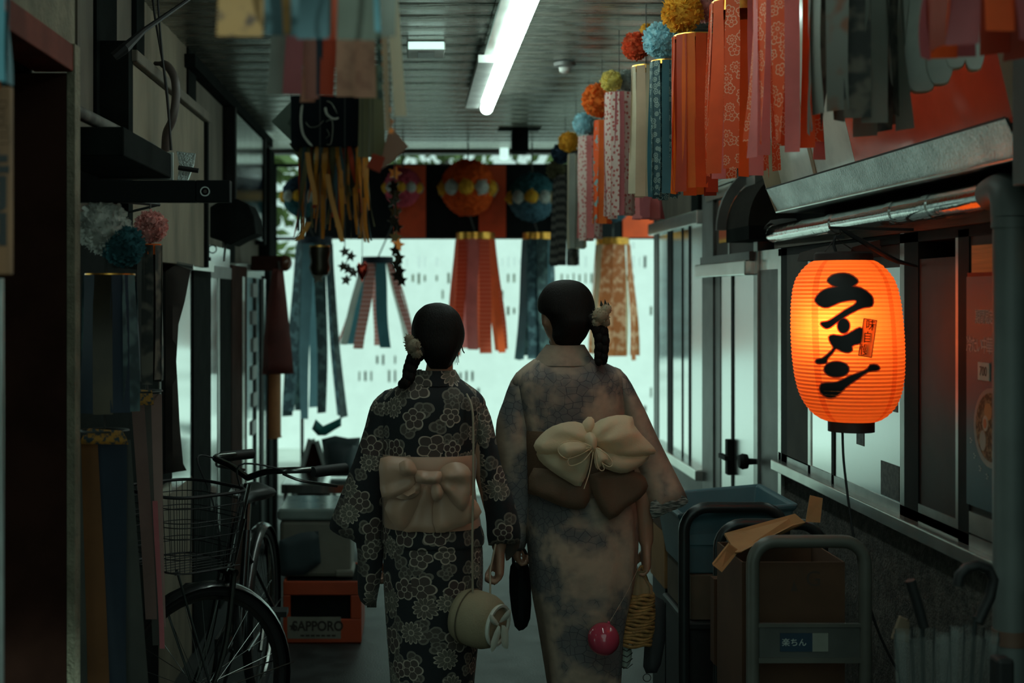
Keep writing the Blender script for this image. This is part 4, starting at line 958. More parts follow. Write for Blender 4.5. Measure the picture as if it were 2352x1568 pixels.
# ================================================================ trolleys and boxes
TUBD = mat('dark_steel_tube', (.03,.035,.035), .35, metal=.4); TUBG = mat('grey_painted_tube', (.10,.098,.082), .4, var=.15); RUB = mat('black_rubber', (.012,.012,.012), .8)
CARD = mat('cardboard', (.36,.19,.075), .85, var=.16, scale=5); CARDD = mat('brown_cardboard', (.085,.038,.018), .85, var=.2, scale=4)
def trolley(label, x0, x1, yt, D, m, deck, rpx=14, rc=45, lean=.0):
    s = D/F; zt = PZ(yt+rpx, D); X0, X1 = PX(x0+rpx, D), PX(x1-rpx, D); rr = rc*s
    t = thing('hand_trolley', label, 'trolley', ((X0+X1)/2, D, 0), 'folding hand trolleys by the ramen window')
    pts = [(X0, D, .10), (X0, D, zt-rr)]
    pts += [(X0+rr*(1-math.cos(a)), D+lean, zt-rr+rr*math.sin(a)) for a in [PI/2*i/6 for i in range(1,7)]]
    pts += [(X1-rr*(1-math.sin(a)), D+lean, zt-rr+rr*math.cos(a)) for a in [PI/2*i/6 for i in range(0,7)]]
    pts += [(X1, D, .10)]
    obj('handle', MB().tube(pts, rpx*s, 12), m, t)
    obj('deck', MB().box(X0-.03, X1+.03, D-.03, D+deck, .12, .15), TUBG if m is TUBG else TUBD, t, smooth=0, bevel=.008)
    for x in (X0+.02, X1-.02):
        for y in (D+.03, D+deck-.06):
            w_ = obj('caster', MB().tube([(x-.014,y,.05),(x+.014,y,.05)], .05, 16), RUB, t)
            obj('fork', MB().box(x-.02, x+.02, y-.012, y+.012, .05, .12), ALU, w_, smooth=0)
    return t, X0, X1
t, X0, X1 = trolley('grey hand trolley with printed blue label, nearest of three', 1714, 2002, 1228, 3.6, TUBG, .42, 15, 52)
D = 3.6
pl = obj('plate', MB().box(X0, X1, D-.006, D+.006, PZ(1520,D), PZ(1430,D)), mat('grey_plate', (.075,.078,.07), .5), t, smooth=0, bevel=.003)
obj('plate_ridge', MB().box(X0, X1, D-.011, D-.006, PZ(1438,D), PZ(1430,D)), TUBG, t, smooth=0); obj('plate_ridge', MB().box(X0, X1, D-.011, D-.006, PZ(1520,D), PZ(1508,D)), TUBG, t, smooth=0)
BLU = mat('navy_label', (.012,.035,.06), .5); lb = obj('label', MB().box(PX(1790,D), PX(1864,D), D-.0085, D-.006, PZ(1494,D), PZ(1452,D)), BLU, t, smooth=0)
obj('label', MB().box(PX(1864,D), PX(1900,D), D-.0085, D-.006, PZ(1494,D), PZ(1452,D)), mat('pale_label', (.22,.23,.19), .6), t, smooth=0)
text('label_letter', '楽ちん', P(1822,1474,D)+Vector((0,-.009,0)), (1,0,0), (0,0,1), 19*D/F, mat('white_print', (.5,.55,.5), .6), t, .0003)
trolley('black hand trolley with bent handle behind the open carton', 1638, 1902, 1190, 4.13, TUBD, .10, 13, 55)
t, X0, X1 = trolley('tall dark hand trolley carrying the blue tub', 1558, 1815, 1152, 4.42, TUBD, .52, 13, 55)
# open carton on the near trolley
D0, D1 = 3.68, 3.98
ob = thing('open_carton', 'tall brown carton with its flaps folded open', 'box', (1.05, 3.83, .152))
xa, xb, zt = .925, 1.215, .865
for nm, bx_ in (('front_wall',(xa,xb,D0,D0+.005)), ('back_wall',(xa,xb,D1-.005,D1)), ('side_wall',(xa,xa+.005,D0+.005,D1-.005)), ('side_wall',(xb-.005,xb,D0+.005,D1-.005))):
    obj(nm, MB().box(bx_[0],bx_[1],bx_[2],bx_[3],.152,zt), CARDD, ob, smooth=0)
obj('bottom', MB().box(xa,xb,D0,D1,.1515,.157), CARDD, ob, smooth=0)
def flap(pts, n=(0,.005,.0)): 
    mb = MB(); b = 0
    for p in pts: mb.av(p)
    for p in pts: mb.av(Vector(p)+Vector(n))
    k = len(pts); mb.af(range(k)); mb.af([k+i for i in range(k)][::-1])
    for i in range(k): j = (i+1) % k; mb.af((j,i,k+i,k+j))
    obj('flap', mb, CARD, ob, smooth=0)
flap([P(1690,1268,3.74), P(1664,1224,3.9), P(1826,1179,3.99), P(1850,1199,3.97), P(1800,1222,3.9)], (0,.006,-.006))
flap([P(1637,1297,3.66), P(1674,1250,3.74), P(1697,1266,3.76), P(1658,1314,3.66)], (0,.006,.004))
flap([P(1851,1198,3.94), P(1861,1137,3.98), P(1890,1144,3.98), P(1884,1200,3.94)])
flap([P(1690,1268,3.742), P(1704,1266,3.70), P(1822,1206,3.93), P(1850,1199,3.972)], (0,.004,-.004))
text('print_letter', 'G', P(1868,1330,D0)+Vector((0,-.001,0)), (1,0,0), (0,0,1), 50*D0/F, mat('carton_print', (.05,.03,.02), .8), ob, .0003)
obj('print_mark', MB().prism([(-8,-12),(8,-12),(0,12)], P(1824,1345,D0)+Vector((0,-.001,0)), (D0/F,0,0), (0,0,D0/F), (0,.0006,0)), mat('carton_print', (.05,.03,.02), .8), ob, smooth=0)
# side carton hanging beside the trolley
sb = obj('flat_carton', MB().prism([(1640,1330),(1700,1330),(1718,1400),(1718,1546),(1668,1546),(1640,1525)], (0,4.06,CH+VY/F*4.06), (4.06/F,0,0), (0,0,-4.06/F), (0,.05,0)), CARDD, smooth=0)
sb.data.transform(Matrix()); tag(sb, 'flattened brown carton standing beside the open carton', 'box')
bxo = sb
# correct the lateral frame (pixel columns start at the vanishing point)
for v in sb.data.vertices: v.co.x += 0
sb.location.x -= VX/F*4.06
# load of the dark trolley
crt = thing('dark_crate', 'black plastic crate at the foot of the dark trolley', 'crate', (1.05, 4.68, .152)); 
obj('shell', MB().box(.945, 1.25, 4.47, 4.90, .152, .50), mat('black_plastic', (.012,.013,.013), .5), crt, smooth=0, bevel=.01)
obj('rim', MB().box(.935, 1.26, 4.46, 4.91, .47, .50), mat('black_plastic', (.012,.013,.013), .5), crt, smooth=0, bevel=.008)
gb = thing('grey_carton', 'grey brown carton between black crate and blue tub', 'box', (1.1, 4.68, .502))
obj('body', MB().box(.95, 1.245, 4.48, 4.89, .502, .655), mat('dull_carton', (.12,.09,.06), .85), gb, smooth=0, bevel=.003); obj('tape', MB().box(1.07, 1.12, 4.4785, 4.48, .502, .655), mat('brown_tape', (.14,.075,.05), .6), gb, smooth=0)
tbm = mat('blue_plastic_tub', (.085,.17,.20), .45, var=.1)
tb = thing('blue_tub', 'dull blue plastic tub on the dark trolley', 'tub', (1.1, 4.7, .657))
mb = MB(); rg = []
for (z, g, o_) in ((.657,.03,0),(.84,.0,0),(.855,-.012,0),(.87,-.012,0),(.868,.01,0),(.67,.04,0)):
    rg.append([Vector((x, y, z+(.035 if z > .8 else 0)*(x-.9)/.4)) for x, y in ((.915+g,4.47+g),(1.30-g,4.47+g),(1.30-g,4.92-g),(.915+g,4.92-g))])
obj('shell', mb.loft(rg), tbm, tb, smooth=0, bevel=.006)
obj('ridge', MB().box(.935, 1.28, 4.478, 4.484, .76, .80), tbm, tb, smooth=0)
bb = thing('narrow_carton', 'narrow brown carton left of the dark trolley', 'box', (.99, 5.15, 0)); 
obj('body', MB().box(PX(1526,5.0), PX(1562,5.0), 5.0, 5.3, PZ(1352,5.0), PZ(1222,5.0)), CARD, bb, smooth=0, bevel=.003)
obj('lid', MB().box(PX(1525,5.0), PX(1563,5.0), 4.998, 5.302, PZ(1222,5.0), PZ(1190,5.0)), CARDD, bb, smooth=0, bevel=.003)
obj('stand', MB().box(PX(1530,5.0), PX(1560,5.0), 5.02, 5.28, 0, PZ(1352,5.0)), mat('black_plastic', (.012,.013,.013), .5), bb, smooth=0)
# umbrellas near the downpipe
VIN = NT('clear_vinyl'); VIN.b.inputs['Base Color'].default_value = (.30,.33,.31,1); VIN.b.inputs['Roughness'].default_value = .3; VIN.b.inputs['Alpha'].default_value = .22
VIN.bump(VIN.noise(45, VIN.obj(), 3).outputs[0], .5); VIN = VIN.m
def umbrella(label, top, bot, r, m, hook, hm, seed):
    t = thing('folded_umbrella', label, 'umbrella', bot, 'umbrellas by the downpipe'); top, bot = Vector(top), Vector(bot); d = (bot-top); q = random.Random(seed)
    ax = d.normalized(); u = ax.cross(Vector((0,1,0))).normalized(); v = ax.cross(u)
    obj('shaft', MB().tube([top+d*-.0, bot], .005, 8), TUBD, t)
    rings = []
    for i in range(9):
        f = i/8; rr = r*(.55+.55*math.sin(PI*min(1,f*.75+.28)))*(1-f)**.5 if f > .35 else r*(1.0-.25*f)
        rings.append([top+d*(.04+.9*f)+(u*math.cos(a)+v*math.sin(a))*rr*(1+.28*math.cos(8*a)) for a in [2*PI*j/32 for j in range(32)]])
    obj('canopy', MB().loft(rings, cap=False), m, t, smooth=70)
    for j in range(8):
        a = 2*PI*j/8; obj('rib', MB().tube([top+d*.04+(u*math.cos(a)+v*math.sin(a))*r*1.25, top+d*.93], .0018, 5), TUBD, t)
    obj('handle', MB().tube(hook, .012, 10), hm, t)
    return t
tp, bt = P(2118,1420,3.04), Vector((1.20,3.04,.02))
umbrella('clear vinyl umbrella with straight black handle', tp, bt, .052, VIN, [P(2090,1332,3.02), P(2104,1375,3.02), P(2122,1440,3.02)], INK, 1)
hk = [P(2200,1345,3.0), P(2204,1322,3.0), P(2220,1304,3.0), P(2245,1298,3.0), P(2270,1306,3.0), P(2282,1330,3.0), P(2274,1370,3.0), P(2246,1430,2.99)]
umbrella('clear vinyl umbrella with hooked black handle', P(2240,1415,2.99), Vector((1.25,3.02,.02)), .045, VIN, hk, INK, 2)
us = thing('umbrella_stand', 'black umbrella stand beside the grey downpipe', 'stand', (1.33, 3.0, 0))
for x in (1.16, 1.33):
    for y in (2.90, 3.14): obj('post', MB().tube([(x,y,0),(x,y,.62)], .008, 8), INK, us)
for z in (.05, .42, .62): obj('ring', MB().tube([(1.16,2.90,z),(1.33,2.90,z),(1.33,3.14,z),(1.16,3.14,z)], .007, 6, closed=True), INK, us)
obj('tray', MB().box(1.15, 1.34, 2.89, 3.15, 0, .015), INK, us, smooth=0)
obj('side_case', MB().box(PX(2288,2.85), PX(2328,2.85), 2.84, 2.89, .2, PZ(1512,2.85)), INK, us, smooth=0, bevel=.008)
tg = obj('paper_tag', MB().prism([(-42,-26),(-22,28),(0,18),(0,-36)], P(2090,1442,3.1), (3.1/F,0,0), (0,0,3.1/F), (0,.012,0)), mat('dim_card', (.20,.14,.09), .7), smooth=0, bevel=.003); tag(tg, 'small beige card hanging by the straight umbrella handle', 'card')
obj('loop', MB().tube([P(2085,1425,3.1), P(2104,1390,3.04)], .0012, 4), CORD, tg)
# ================================================================ left side things
D = 3.42
ar = thing('awning_strut', 'black square arm with a round hole sticking out', 'bracket', P(360, 465, D))
obj('bar', MB().box(-.99, PX(452,D), D-.02, D+.02, PZ(465,D), PZ(415,D)), mat('black_metal', (.008,.010,.010), .7, spec=.1), ar, smooth=0, bevel=.002)
obj('end_sleeve', MB().box(PX(452,D)+.001, PX(530,D), D-.021, D+.021, PZ(465,D), PZ(415,D)), mat('black_metal', (.008,.010,.010), .7, spec=.1), ar, smooth=0, bevel=.002)
obj('hole_rim', MB().lathe([(.0125,-.0215),(.0125,-.0225),(.0105,-.0225),(.0105,-.0215)], (PX(474,D), D, PZ(441,D)), 20, axis='y'), ALU, ar)
obj('hole', MB().lathe([(.0104,-.0214),(.0,-.0216)], (PX(474,D), D, PZ(441,D)), 20, axis='y'), CURTB, ar)
rb = thing('awning_roller_box', 'long black awning housing along the left wall', 'awning', (-.85, 3.75, 1.97))
obj('housing', MB().box(-.99, -.765, 3.45, 4.12, 1.985, 2.062), BLACKWOOD, rb, smooth=0, bevel=.004)
obj('fabric_roll', MB().tube([(-.87,3.33,2.09),(-.82,4.1,2.075)], .018, 10), mat('striped_awning_cloth', (.10,.095,.08), .8, var=.5, scale=14), rb)
obj('end_cap', MB().box(-.99, -.76, 4.121, 4.14, 1.98, 2.067), ALU, rb, smooth=0)
f_ = obj('flashing', MB().prism([(405,347),(448,352),(444,378),(430,415),(407,415),(412,380)], (0,4.35,CH+VY/F*4.35), (4.35/F,0,0), (0,0,-4.35/F), (0,.02,0)), GALV, rb, smooth=0)
f_.location.x -= VX/F*4.35
obj('crank', MB().tube([P(410,385,4.3), P(456,392,4.3)], .008, 8), INK, rb)
obj('wall_plate', MB().box(-1.035, -.985, 3.6, 4.1, 1.93, 2.06), BLACKWOOD, rb, smooth=0)
pl_ = thing('diagonal_stay', 'thin dark awning rod slanting to the ceiling', 'rod', P(265,130,4.0))
obj('rod', MB().tube([P(262,130,4.0), P(285,112,4.0), P(330,70,4.1), P(440,-6,4.3), (PX(470,4.4),4.4,2.75)], [.014,.017,.009,.006,.006], 8), INK, pl_)
hs = obj('grey_hose', MB().tube(cr([P(356,146,4.75), P(382,150,4.72), P(401,180,4.7), P(404,225,4.7), P(396,275,4.7), P(383,305,4.72), P(380,345,4.75)], 4, False), [.008]*3+[.0155]*22, 10), mat('brown_grey_hose', (.085,.065,.055), .5)); tag(hs, 'bent grey brown hose in front of the beige fascia', 'hose')
for k_, pts in enumerate(([(350,-10),(356,40),(368,110),(380,180),(388,260),(392,345)], [(362,-10),(366,50),(374,140),(384,230),(394,345)])):
    cb = obj('wall_cable', MB().tube(cr([P(a,b,4.68) for a, b in pts], 4, False), .0045, 6), INK); tag(cb, ('black cable running down behind the hose, upper one', 'black cable running down the wall in front of the hose')[k_], 'cable')
bd = obj('black_canopy', MB().prism([(482-534,475-510),(500-534,464-510),(545-534,456-510),(570-534,468-510),(583-534,495-510),(588-534,535-510),(555-534,548-510),(530-534,562-510),(510-534,554-510),(482-534,545-510)], P(534,510,6.2), (6.2/F,0,0), (0,0,-6.2/F), (0,.30,0)), BLACKWOOD, smooth=0, bevel=.006); tag(bd, 'black rounded canopy hood under the steel panel', 'awning')
obj('chain', MB().tube([P(515,556,6.25), P(517,570,6.25), P(514,600,6.25)], .006, 6), ALU, bd)
rg = obj('ring_hook', MB().tube([P(488+9*math.cos(a), 572+9*math.sin(a), 6.22) for a in [2*PI*i/16 for i in range(16)]], .003, 6, closed=True), TUBD, bd)
# not-ready wooden sign at the far left
D = 2.3
ws = thing('wooden_sign', 'tan wooden sign board with dark brush characters at the left edge', 'sign', P(-50, 632, D))
obj('board', MB().box(PX(-120,D), PX(29,D), D-.006, D+.006, PZ(632,D), PZ(200,D)), mat('tan_board', (.10,.043,.017), .7, var=.2, stretch=(6,1,1)), ws, smooth=0, bevel=.003)
for ch, y in zip('準備中', (300, 425, 545)): text('sign_letter', ch, P(-45, y, D)+Vector((0,-.0065,0)), (1,0,0), (0,0,1), 150*D/F, INK, ws, .0004, bold=.002)
obj('cord', MB().tube([P(-45,202,D), (PX(-45,D), D, 2.243)], .002, 5), CORD, ws)
ornament('orange and slate blue streamers at the upper left corner', -90, 18, -60, 190, 2.2, [BLUEP, TEAL, VERM], 8, RED, seed=31, group='left side streamers', cord=False, flare=1.1, bandh=.06)
# pompom streamers under the arm
ornament('white and teal pompom with dark navy streamers', 188, 318, 628, 945, 3.44, [NAVY, TLG, NAVY, SB], 10, GOLDB, seed=21, poms=[(238,522,64,PW_,0), (284,566,50,PT_,-.01)], group='left side streamers', flare=1.12, bandh=.02, cord=False)
ornament('pink pompom with dark brown streamers', 318, 372, 560, 880, 3.72, [GREYD, CURTB, GREYD], 7, VERM, seed=22, poms=[(348,520,39,PP_,0)], group='left side streamers', bandh=.03, cord=False)
OCH = paper('ochre_paper', (.17,.065,.018), .3); GPK = paper('greyed_pink_paper', (.22,.13,.11), .35); GDK = paper('dim_grey_paper', (.075,.075,.065), .3); BND = blotch('gold_star_band', (.45,.20,.03), (.03,.05,.06), 60, .1)
LS = 'left side streamers'
flatset('long ochre, navy and grey streamers beside the red jamb', [(186,224,206,258,1010,1720,OCH,-.02),(182,200,184,216,1010,1720,GDK,.0),(222,292,236,300,1010,1720,NAVY,.01),(278,300,286,352,1010,1720,GDK,.03),(190,290,200,320,1010,1690,TLG,.06),(186,296,186,296,986,1020,BND,-.04)], 3.45, (186,296,988), LS, ztop=PZ(960,3.45))
flatset('greyed pink streamers gathered at the foot', [(300,330,336,362,905,1420,GPK,0),(326,352,352,372,905,1480,GDK,.02),(346,372,362,382,905,1440,GPK,-.01),(350,362,366,378,1150,1490,PINKD,-.03),(310,350,340,372,905,1400,CURTB,.05),(298,356,300,354,895,930,BND,-.03)], 3.8, (300,372,898), LS, ztop=PZ(885,3.8))
# cords that carry them from the arm and the rail
rl = thing('hanging_rail', 'thin dark rail holding the pompoms under the arm', 'rail', P(260, 450, 3.44))
obj('rail', MB().tube([P(185,452,3.44), P(365,470,3.78)], .006, 6), INK, rl)
for (a, y0, y1, d_) in ((243,628,455,3.44), (240,988,640,3.45), (345,560,468,3.72), (338,898,560,3.8)): obj('cord', MB().tube([P(a,y1,d_), P(a,y0+4,d_)], .003, 5), CORD, rl)
obj('wall_tie', MB().tube([P(365,470,3.78), (-1.0, 4.0, 1.84)], .004, 5), INK, rl)
rf = obj('red_foil_sheet', MB().strip([P(335,702,3.85), P(338,740,3.83), P(332,775,3.86), P(328,800,3.84)], [.030,.034,.03,.008], [(1,.3,0)]*4), mat('crinkled_red_foil', (.45,.12,.03), .25, metal=.7, bump=.8, bscale=60)); tag(rf, 'crumpled copper red foil behind the pink pompom streamers', 'foil')
obj('thread', MB().tube([P(336,560,3.84), P(335,704,3.85)], .0015, 4), CORD, rf)
# curtain in front of the first pane
cu = obj('door_curtain', pillow(MB(), [(PX(a,5.25), PZ(b,5.25)) for a, b in [(374,598),(438,620),(425,690),(410,745),(405,830),(409,900),(413,980),(421,1065),(429,1080),(396,1085),(374,1088)]], 5.25, .03, .03, .03, wr=.012, wf=(30,2)), CURTB); tag(cu, 'dark brown curtain hanging beside the left shop pane', 'curtain')
obj('curtain_rod', MB().tube([P(368,597,5.25), P(444,612,5.25)], .008, 8), ALU, cu)
# red tapered banner and bracket
D = 8.0
bb2 = thing('banner_bracket', 'brown round-ended beam holding the red cloth', 'bracket', P(612, 625, D))
obj('beam', MB().box(-.99, PX(650,D), D-.05, D+.05, PZ(622,D), PZ(588,D)), BROWNPOST, bb2, smooth=0, bevel=.006)
obj('end_ball', MB().ball(P(654,604,D), .045, .045, .05), mat('brown_lacquer', (.10,.035,.015), .25), bb2)
rbn = obj('red_cloth', pillow(MB(), [(PX(a,D), PZ(b,D)) for a, b in [(630,618),(654,618),(662,690),(672,790),(678,856),(606,858),(610,780),(618,690)]], D-.09, .07, .03, .05, wr=.03, wf=(14,2)), mat('dark_red_cloth', (.10,.018,.012), .7, var=.25)); tag(rbn, 'dark red tapered cloth hanging from the brown beam', 'banner')
obj('tie', MB().tube([P(642,620,D-.09), P(640,600,D-.05)], .005, 5), CORD, rbn)
rp = thing('rolled_banner', 'tan rolled banner on a black pole by the red cloth', 'banner', (PX(631,8.25), 8.25, 0))
obj('roll', MB().tube([P(631,690,8.25), P(631,1000,8.25), P(632,1006,8.25)], [.04,.041,.045], 14), mat('tan_cloth', (.52,.24,.10), .7, trans=.3), rp)
obj('pole', MB().tube([P(632,1000,8.25), (PX(632,8.25), 8.25, 0)], .018, 8), INK, rp); obj('foot', MB().lathe([(.12,0),(.12,.03),(.03,.05)], (PX(632,8.25), 8.25, 0), 16), INK, rp)
# easel signboard, bag and table near the left end
es = thing('folding_signboard', 'folding aluminium A-frame board at the street end', 'signboard', P(712, 1120, 8.6)-Vector((0,0,.0)))
es.location.z = 0; D = 8.72
for a0, a1, y in ((712,650,D), (718,768,D+.15)): 
    obj('leg', MB().bar(P(a0,1008,y), (PX(a1,y), y-.0, .0), .03, .03), ALU, es); 
obj('leg', MB().bar(P(728,1012,D+.02), (PX(800,D), D+.02, 0), .03, .03), ALU, es)
f_ = obj('panel', MB().prism([(712,1020),(724,1020),(770,1180),(668,1180)], (0,D+.05,CH+VY/F*D), (D/F,0,0), (0,0,-D/F), (0,.02,0)), BROWNPOST, es, smooth=0); f_.location.x -= VX/F*D
bg = obj('dark_bag', pillow(MB(), [(PX(a,8.3), PZ(b,8.3)) for a, b in [(738,1008),(770,1000),(800,1006),(828,1004),(826,1060),(820,1094),(760,1094),(745,1060)]], 8.3, .25, .03, .09, wr=.05), mat('dark_slate_cloth', (.03,.05,.055), .6)); tag(bg, 'dark slate bag standing on the metal table', 'bag')
obj('teal_flap', pillow(MB(), [(PX(a,8.25), PZ(b,8.25)) for a, b in [(716,985),(725,962),(742,978),(768,966),(784,958),(784,978),(770,986),(748,1000),(730,1000)]], 8.25, .06, .02, .03, wr=.02), mat('teal_plastic', (.04,.28,.26), .4, trans=.3), bg)
tbl = thing('metal_table', 'low metal table behind the grey cooler', 'table', (PX(715,8.0), 8.2, 0)); D = 8.0
obj('top', MB().box(PX(645,D), PX(840,D), D, D+.6, PZ(1134,D), PZ(1112,D)), STEEL, tbl, smooth=0, bevel=.006)
for a in (655, 830):
    for y in (D+.04, D+.55): obj('leg', MB().tube([(PX(a,D),y,0),(PX(a,D),y,PZ(1130,D))], .015, 8), ALU, tbl)
obj('shelf', MB().box(PX(650,D), PX(835,D), D+.02, D+.58, .12, .14), ALUW, tbl, smooth=0)
# cooler on the beer crate
ck = thing('grey_cooler', 'dim grey box with dark cloth over it on the orange crate', 'cooler', (PX(730,6.1), 6.3, .292)); D = 6.12
CLW = mat('grey_foam', (.17,.165,.13), .6, var=.15)
obj('body', MB().box(PX(642,D), PX(806,D), D, D+.40, .292, .56), CLW, ck, smooth=0, bevel=.02)
obj('lid', MB().box(PX(638,D), PX(812,D), D-.01, D+.41, .56, .615), mat('glassy_lid', (.20,.25,.23), .15), ck, smooth=0, bevel=.012)
obj('foot', MB().box(PX(770,D), PX(812,D), D-.012, D+.2, .294, .33), CLW, ck, smooth=0, bevel=.01)
obj('cloth', pillow(MB(), [(PX(a,D), PZ(b,D)) for a, b in [(642,1240),(690,1222),(732,1218),(738,1290),(700,1318),(642,1320)]], D-.015, .03, .02, .04, wr=.01), mat('dark_slate_cloth', (.03,.05,.055), .6), ck)
cr_ = thing('beer_crate', 'orange plastic beer crate with a printed white label', 'crate', (PX(738,6.05), 6.25, 0)); D = 6.05
ORP = mat('orange_crate_plastic', (.42,.055,.012), .45, var=.12)
x0_, x1_ = PX(650,D), PX(830,D)
for nm, b_ in (('front_wall',(x0_,x1_,D,D+.012,0,.115)), ('front_rail',(x0_,x1_,D,D+.012,.225,.29)), ('front_post',(x0_,x0_+.035,D,D+.012,.115,.225)), ('front_post',(x1_-.05,x1_,D,D+.012,.115,.225)), ('side_wall',(x0_,x0_+.012,D+.012,D+.42,0,.29)), ('side_wall',(x1_-.012,x1_,D+.012,D+.42,0,.29)), ('back_wall',(x0_,x1_,D+.42,D+.432,0,.29)), ('bottom',(x0_,x1_,D,D+.43,0,.012))):
    obj(nm, MB().box(*b_), ORP, cr_, smooth=0, bevel=.004)
obj('inner_void', MB().box(x0_+.013, x1_-.013, D+.03, D+.41, .013, .285), BLACKWOOD, cr_, smooth=0)
obj('label', MB().box(PX(660,D), PX(783,D), D-.002, D, PZ(1466,D), PZ(1416,D)), mat('crate_label', (.20,.19,.15), .6), cr_, smooth=0)
lm = mat('label_print', (.03,.02,.015), .7)
text('label_letter', 'SAPPORO', P(730,1438,D)+Vector((0,-.003,0)), (1,0,0), (0,0,1), 31*D/F, lm, cr_, .0004, sx=.86, bold=.0018)
obj('label_star', star(MB(), P(673,1439,D)+Vector((0,-.003,0)), 10*D/F, 0, t=.001), lm, cr_, smooth=0)
for k_ in range(7): obj('label_line', MB().box(PX(690+12*k_,D), PX(699+12*k_,D), D-.003, D-.002, PZ(1461,D), PZ(1457,D)), lm, cr_, smooth=0)
# ================================================================ the bicycle
STB = mat('black_bike_paint', (.010,.011,.011), .25, coat=.4); CHR = mat('bike_chrome', (.20,.21,.20), .25, metal=1.0); TYR = mat('tyre_rubber', (.010,.010,.010), .8)
bkA = Vector((-.06, -1, 0)).normalized(); stA = Vector((-.74, -.67, 0)).normalized()
FH = Vector((PX(464,4.25), 4.25, .335)); RH = FH-bkA*1.08
bk = thing('bicycle', 'black city bicycle with a wire front basket', 'bicycle', (FH.x, FH.y, 0))
UP = Vector((0,0,1))
def wheel(nm, c, d):
    pts = [c+(d*math.cos(a)+UP*math.sin(a))*.318 for a in [2*PI*i/44 for i in range(44)]]
    w_ = obj(nm, MB().tube(pts, .019, 8, closed=True), TYR, bk)
    obj('rim', MB().tube([c+(p-c)*.935 for p in pts], .010, 6, closed=True), CHR, w_)
    n = d.cross(UP)
    obj('hub', MB().tube([c-n*.045, c+n*.045], .018, 10), CHR, w_)
    for i in range(28):
        a = 2*PI*i/28; e = c+(d*math.cos(a)+UP*math.sin(a))*.297; a2 = a+(.5 if i % 2 else -.5)
        obj('spoke', MB().tube([c+n*(.03 if i % 4 < 2 else -.03)+(d*math.cos(a2)+UP*math.sin(a2))*.016, e], .0011, 4), CHR, w_)
    return n
nF = wheel('front_wheel', FH, stA); nR = wheel('rear_wheel', RH, bkA)
def fender(c, d, n, a0, a1):
    rg_ = []
    for i in range(25):
        a = a0+(a1-a0)*i/24; o_ = c+(d*math.cos(a)+UP*math.sin(a))*.352; r_ = (d*math.cos(a)+UP*math.sin(a))
        rg_.append([o_+n*s_*.03-r_*.016*abs(s_)**2 for s_ in (-1,-.6,0,.6,1)]+[o_+n*s_*.03-r_*(.016*abs(s_)**2+.003) for s_ in (1,.6,0,-.6,-1)])
    obj('fender', MB().loft(rg_), STB, bk)
    obj('fender_stay', MB().tube([c+n*.05, c+n*.032+(d*math.cos(a1-.35)+UP*math.sin(a1-.35))*.35], .0025, 5), CHR, bk); obj('fender_stay', MB().tube([c-n*.05, c-n*.032+(d*math.cos(a1-.35)+UP*math.sin(a1-.35))*.35], .0025, 5), CHR, bk)
fender(FH, stA, nF, R(20), R(195)); fender(RH, bkA, nR, R(-10), R(205))
CRN = FH-stA*.10+UP*.37; HT = CRN-stA*.05+UP*.17; ST = HT-stA*.03+UP*.11
for s_ in (-1, 1): obj('fork_blade', MB().tube(cr([FH+nF*.05*s_, FH+nF*.048*s_-stA*.06+UP*.15, CRN+nF*.035*s_], 5, False), [.008]*4+[.011]*7, 8), CHR, bk)
obj('fork_crown', MB().tube([CRN-nF*.045, CRN+nF*.045], .013, 8), CHR, bk)
obj('head_tube', MB().tube([CRN, HT], .02, 12), CHR, bk); obj('stem', MB().tube([HT, ST], .012, 10), CHR, bk)
BB = RH+bkA*.46+UP*(-.045)
obj('down_tube', MB().tube(cr([CRN+UP*.04, CRN-bkA*.12+UP*-.16, BB], 6, False), .019, 10), STB, bk)
SEATT = BB-bkA*.16+UP*.42
obj('seat_tube', MB().tube([BB, SEATT], .016, 10), STB, bk); obj('seat_post', MB().tube([SEATT, SEATT-bkA*.03+UP*.10], .012, 8), CHR, bk)
for s_ in (-1, 1):
    obj('chain_stay', MB().tube([BB+nR*.03*s_, RH+nR*.055*s_], .008, 8), STB, bk); obj('seat_stay', MB().tube([SEATT-UP*.08, RH+nR*.055*s_], .007, 8), STB, bk)
SD = SEATT-bkA*.03+UP*.13
obj('saddle', MB().ball(SD, 1, 1, 1, 20, 12, lambda d: 1) if False else MB().loft([[SD+bkA*(.13-.26*f)+nR*math.cos(a)*wd+UP*math.sin(a)*.035*(.6+.4*f) for a in [2*PI*j/14 for j in range(14)]] for f, wd in ((0,.012),(.15,.022),(.4,.035),(.65,.075),(.85,.095),(1,.06))]), mat('black_saddle', (.012,.012,.012), .35), bk)
obj('chain_guard', MB().bar(BB+nR*.06+bkA*.12+UP*.02, RH+nR*.06, .012, .11), STB, bk)
obj('crank', MB().tube([BB+nR*.08, BB+nR*.08+bkA*.11+UP*-.12], .010, 8), CHR, bk); obj('pedal', MB().cbox(BB+nR*.12+bkA*.11+UP*-.12, .09, .08, .02), INK, bk, smooth=0)
obj('crank', MB().tube([BB-nR*.08, BB-nR*.08-bkA*.11+UP*.12], .010, 8), CHR, bk); obj('pedal', MB().cbox(BB-nR*.12-bkA*.11+UP*.12, .09, .08, .02), INK, bk, smooth=0)
HBp = ST+UP*.02
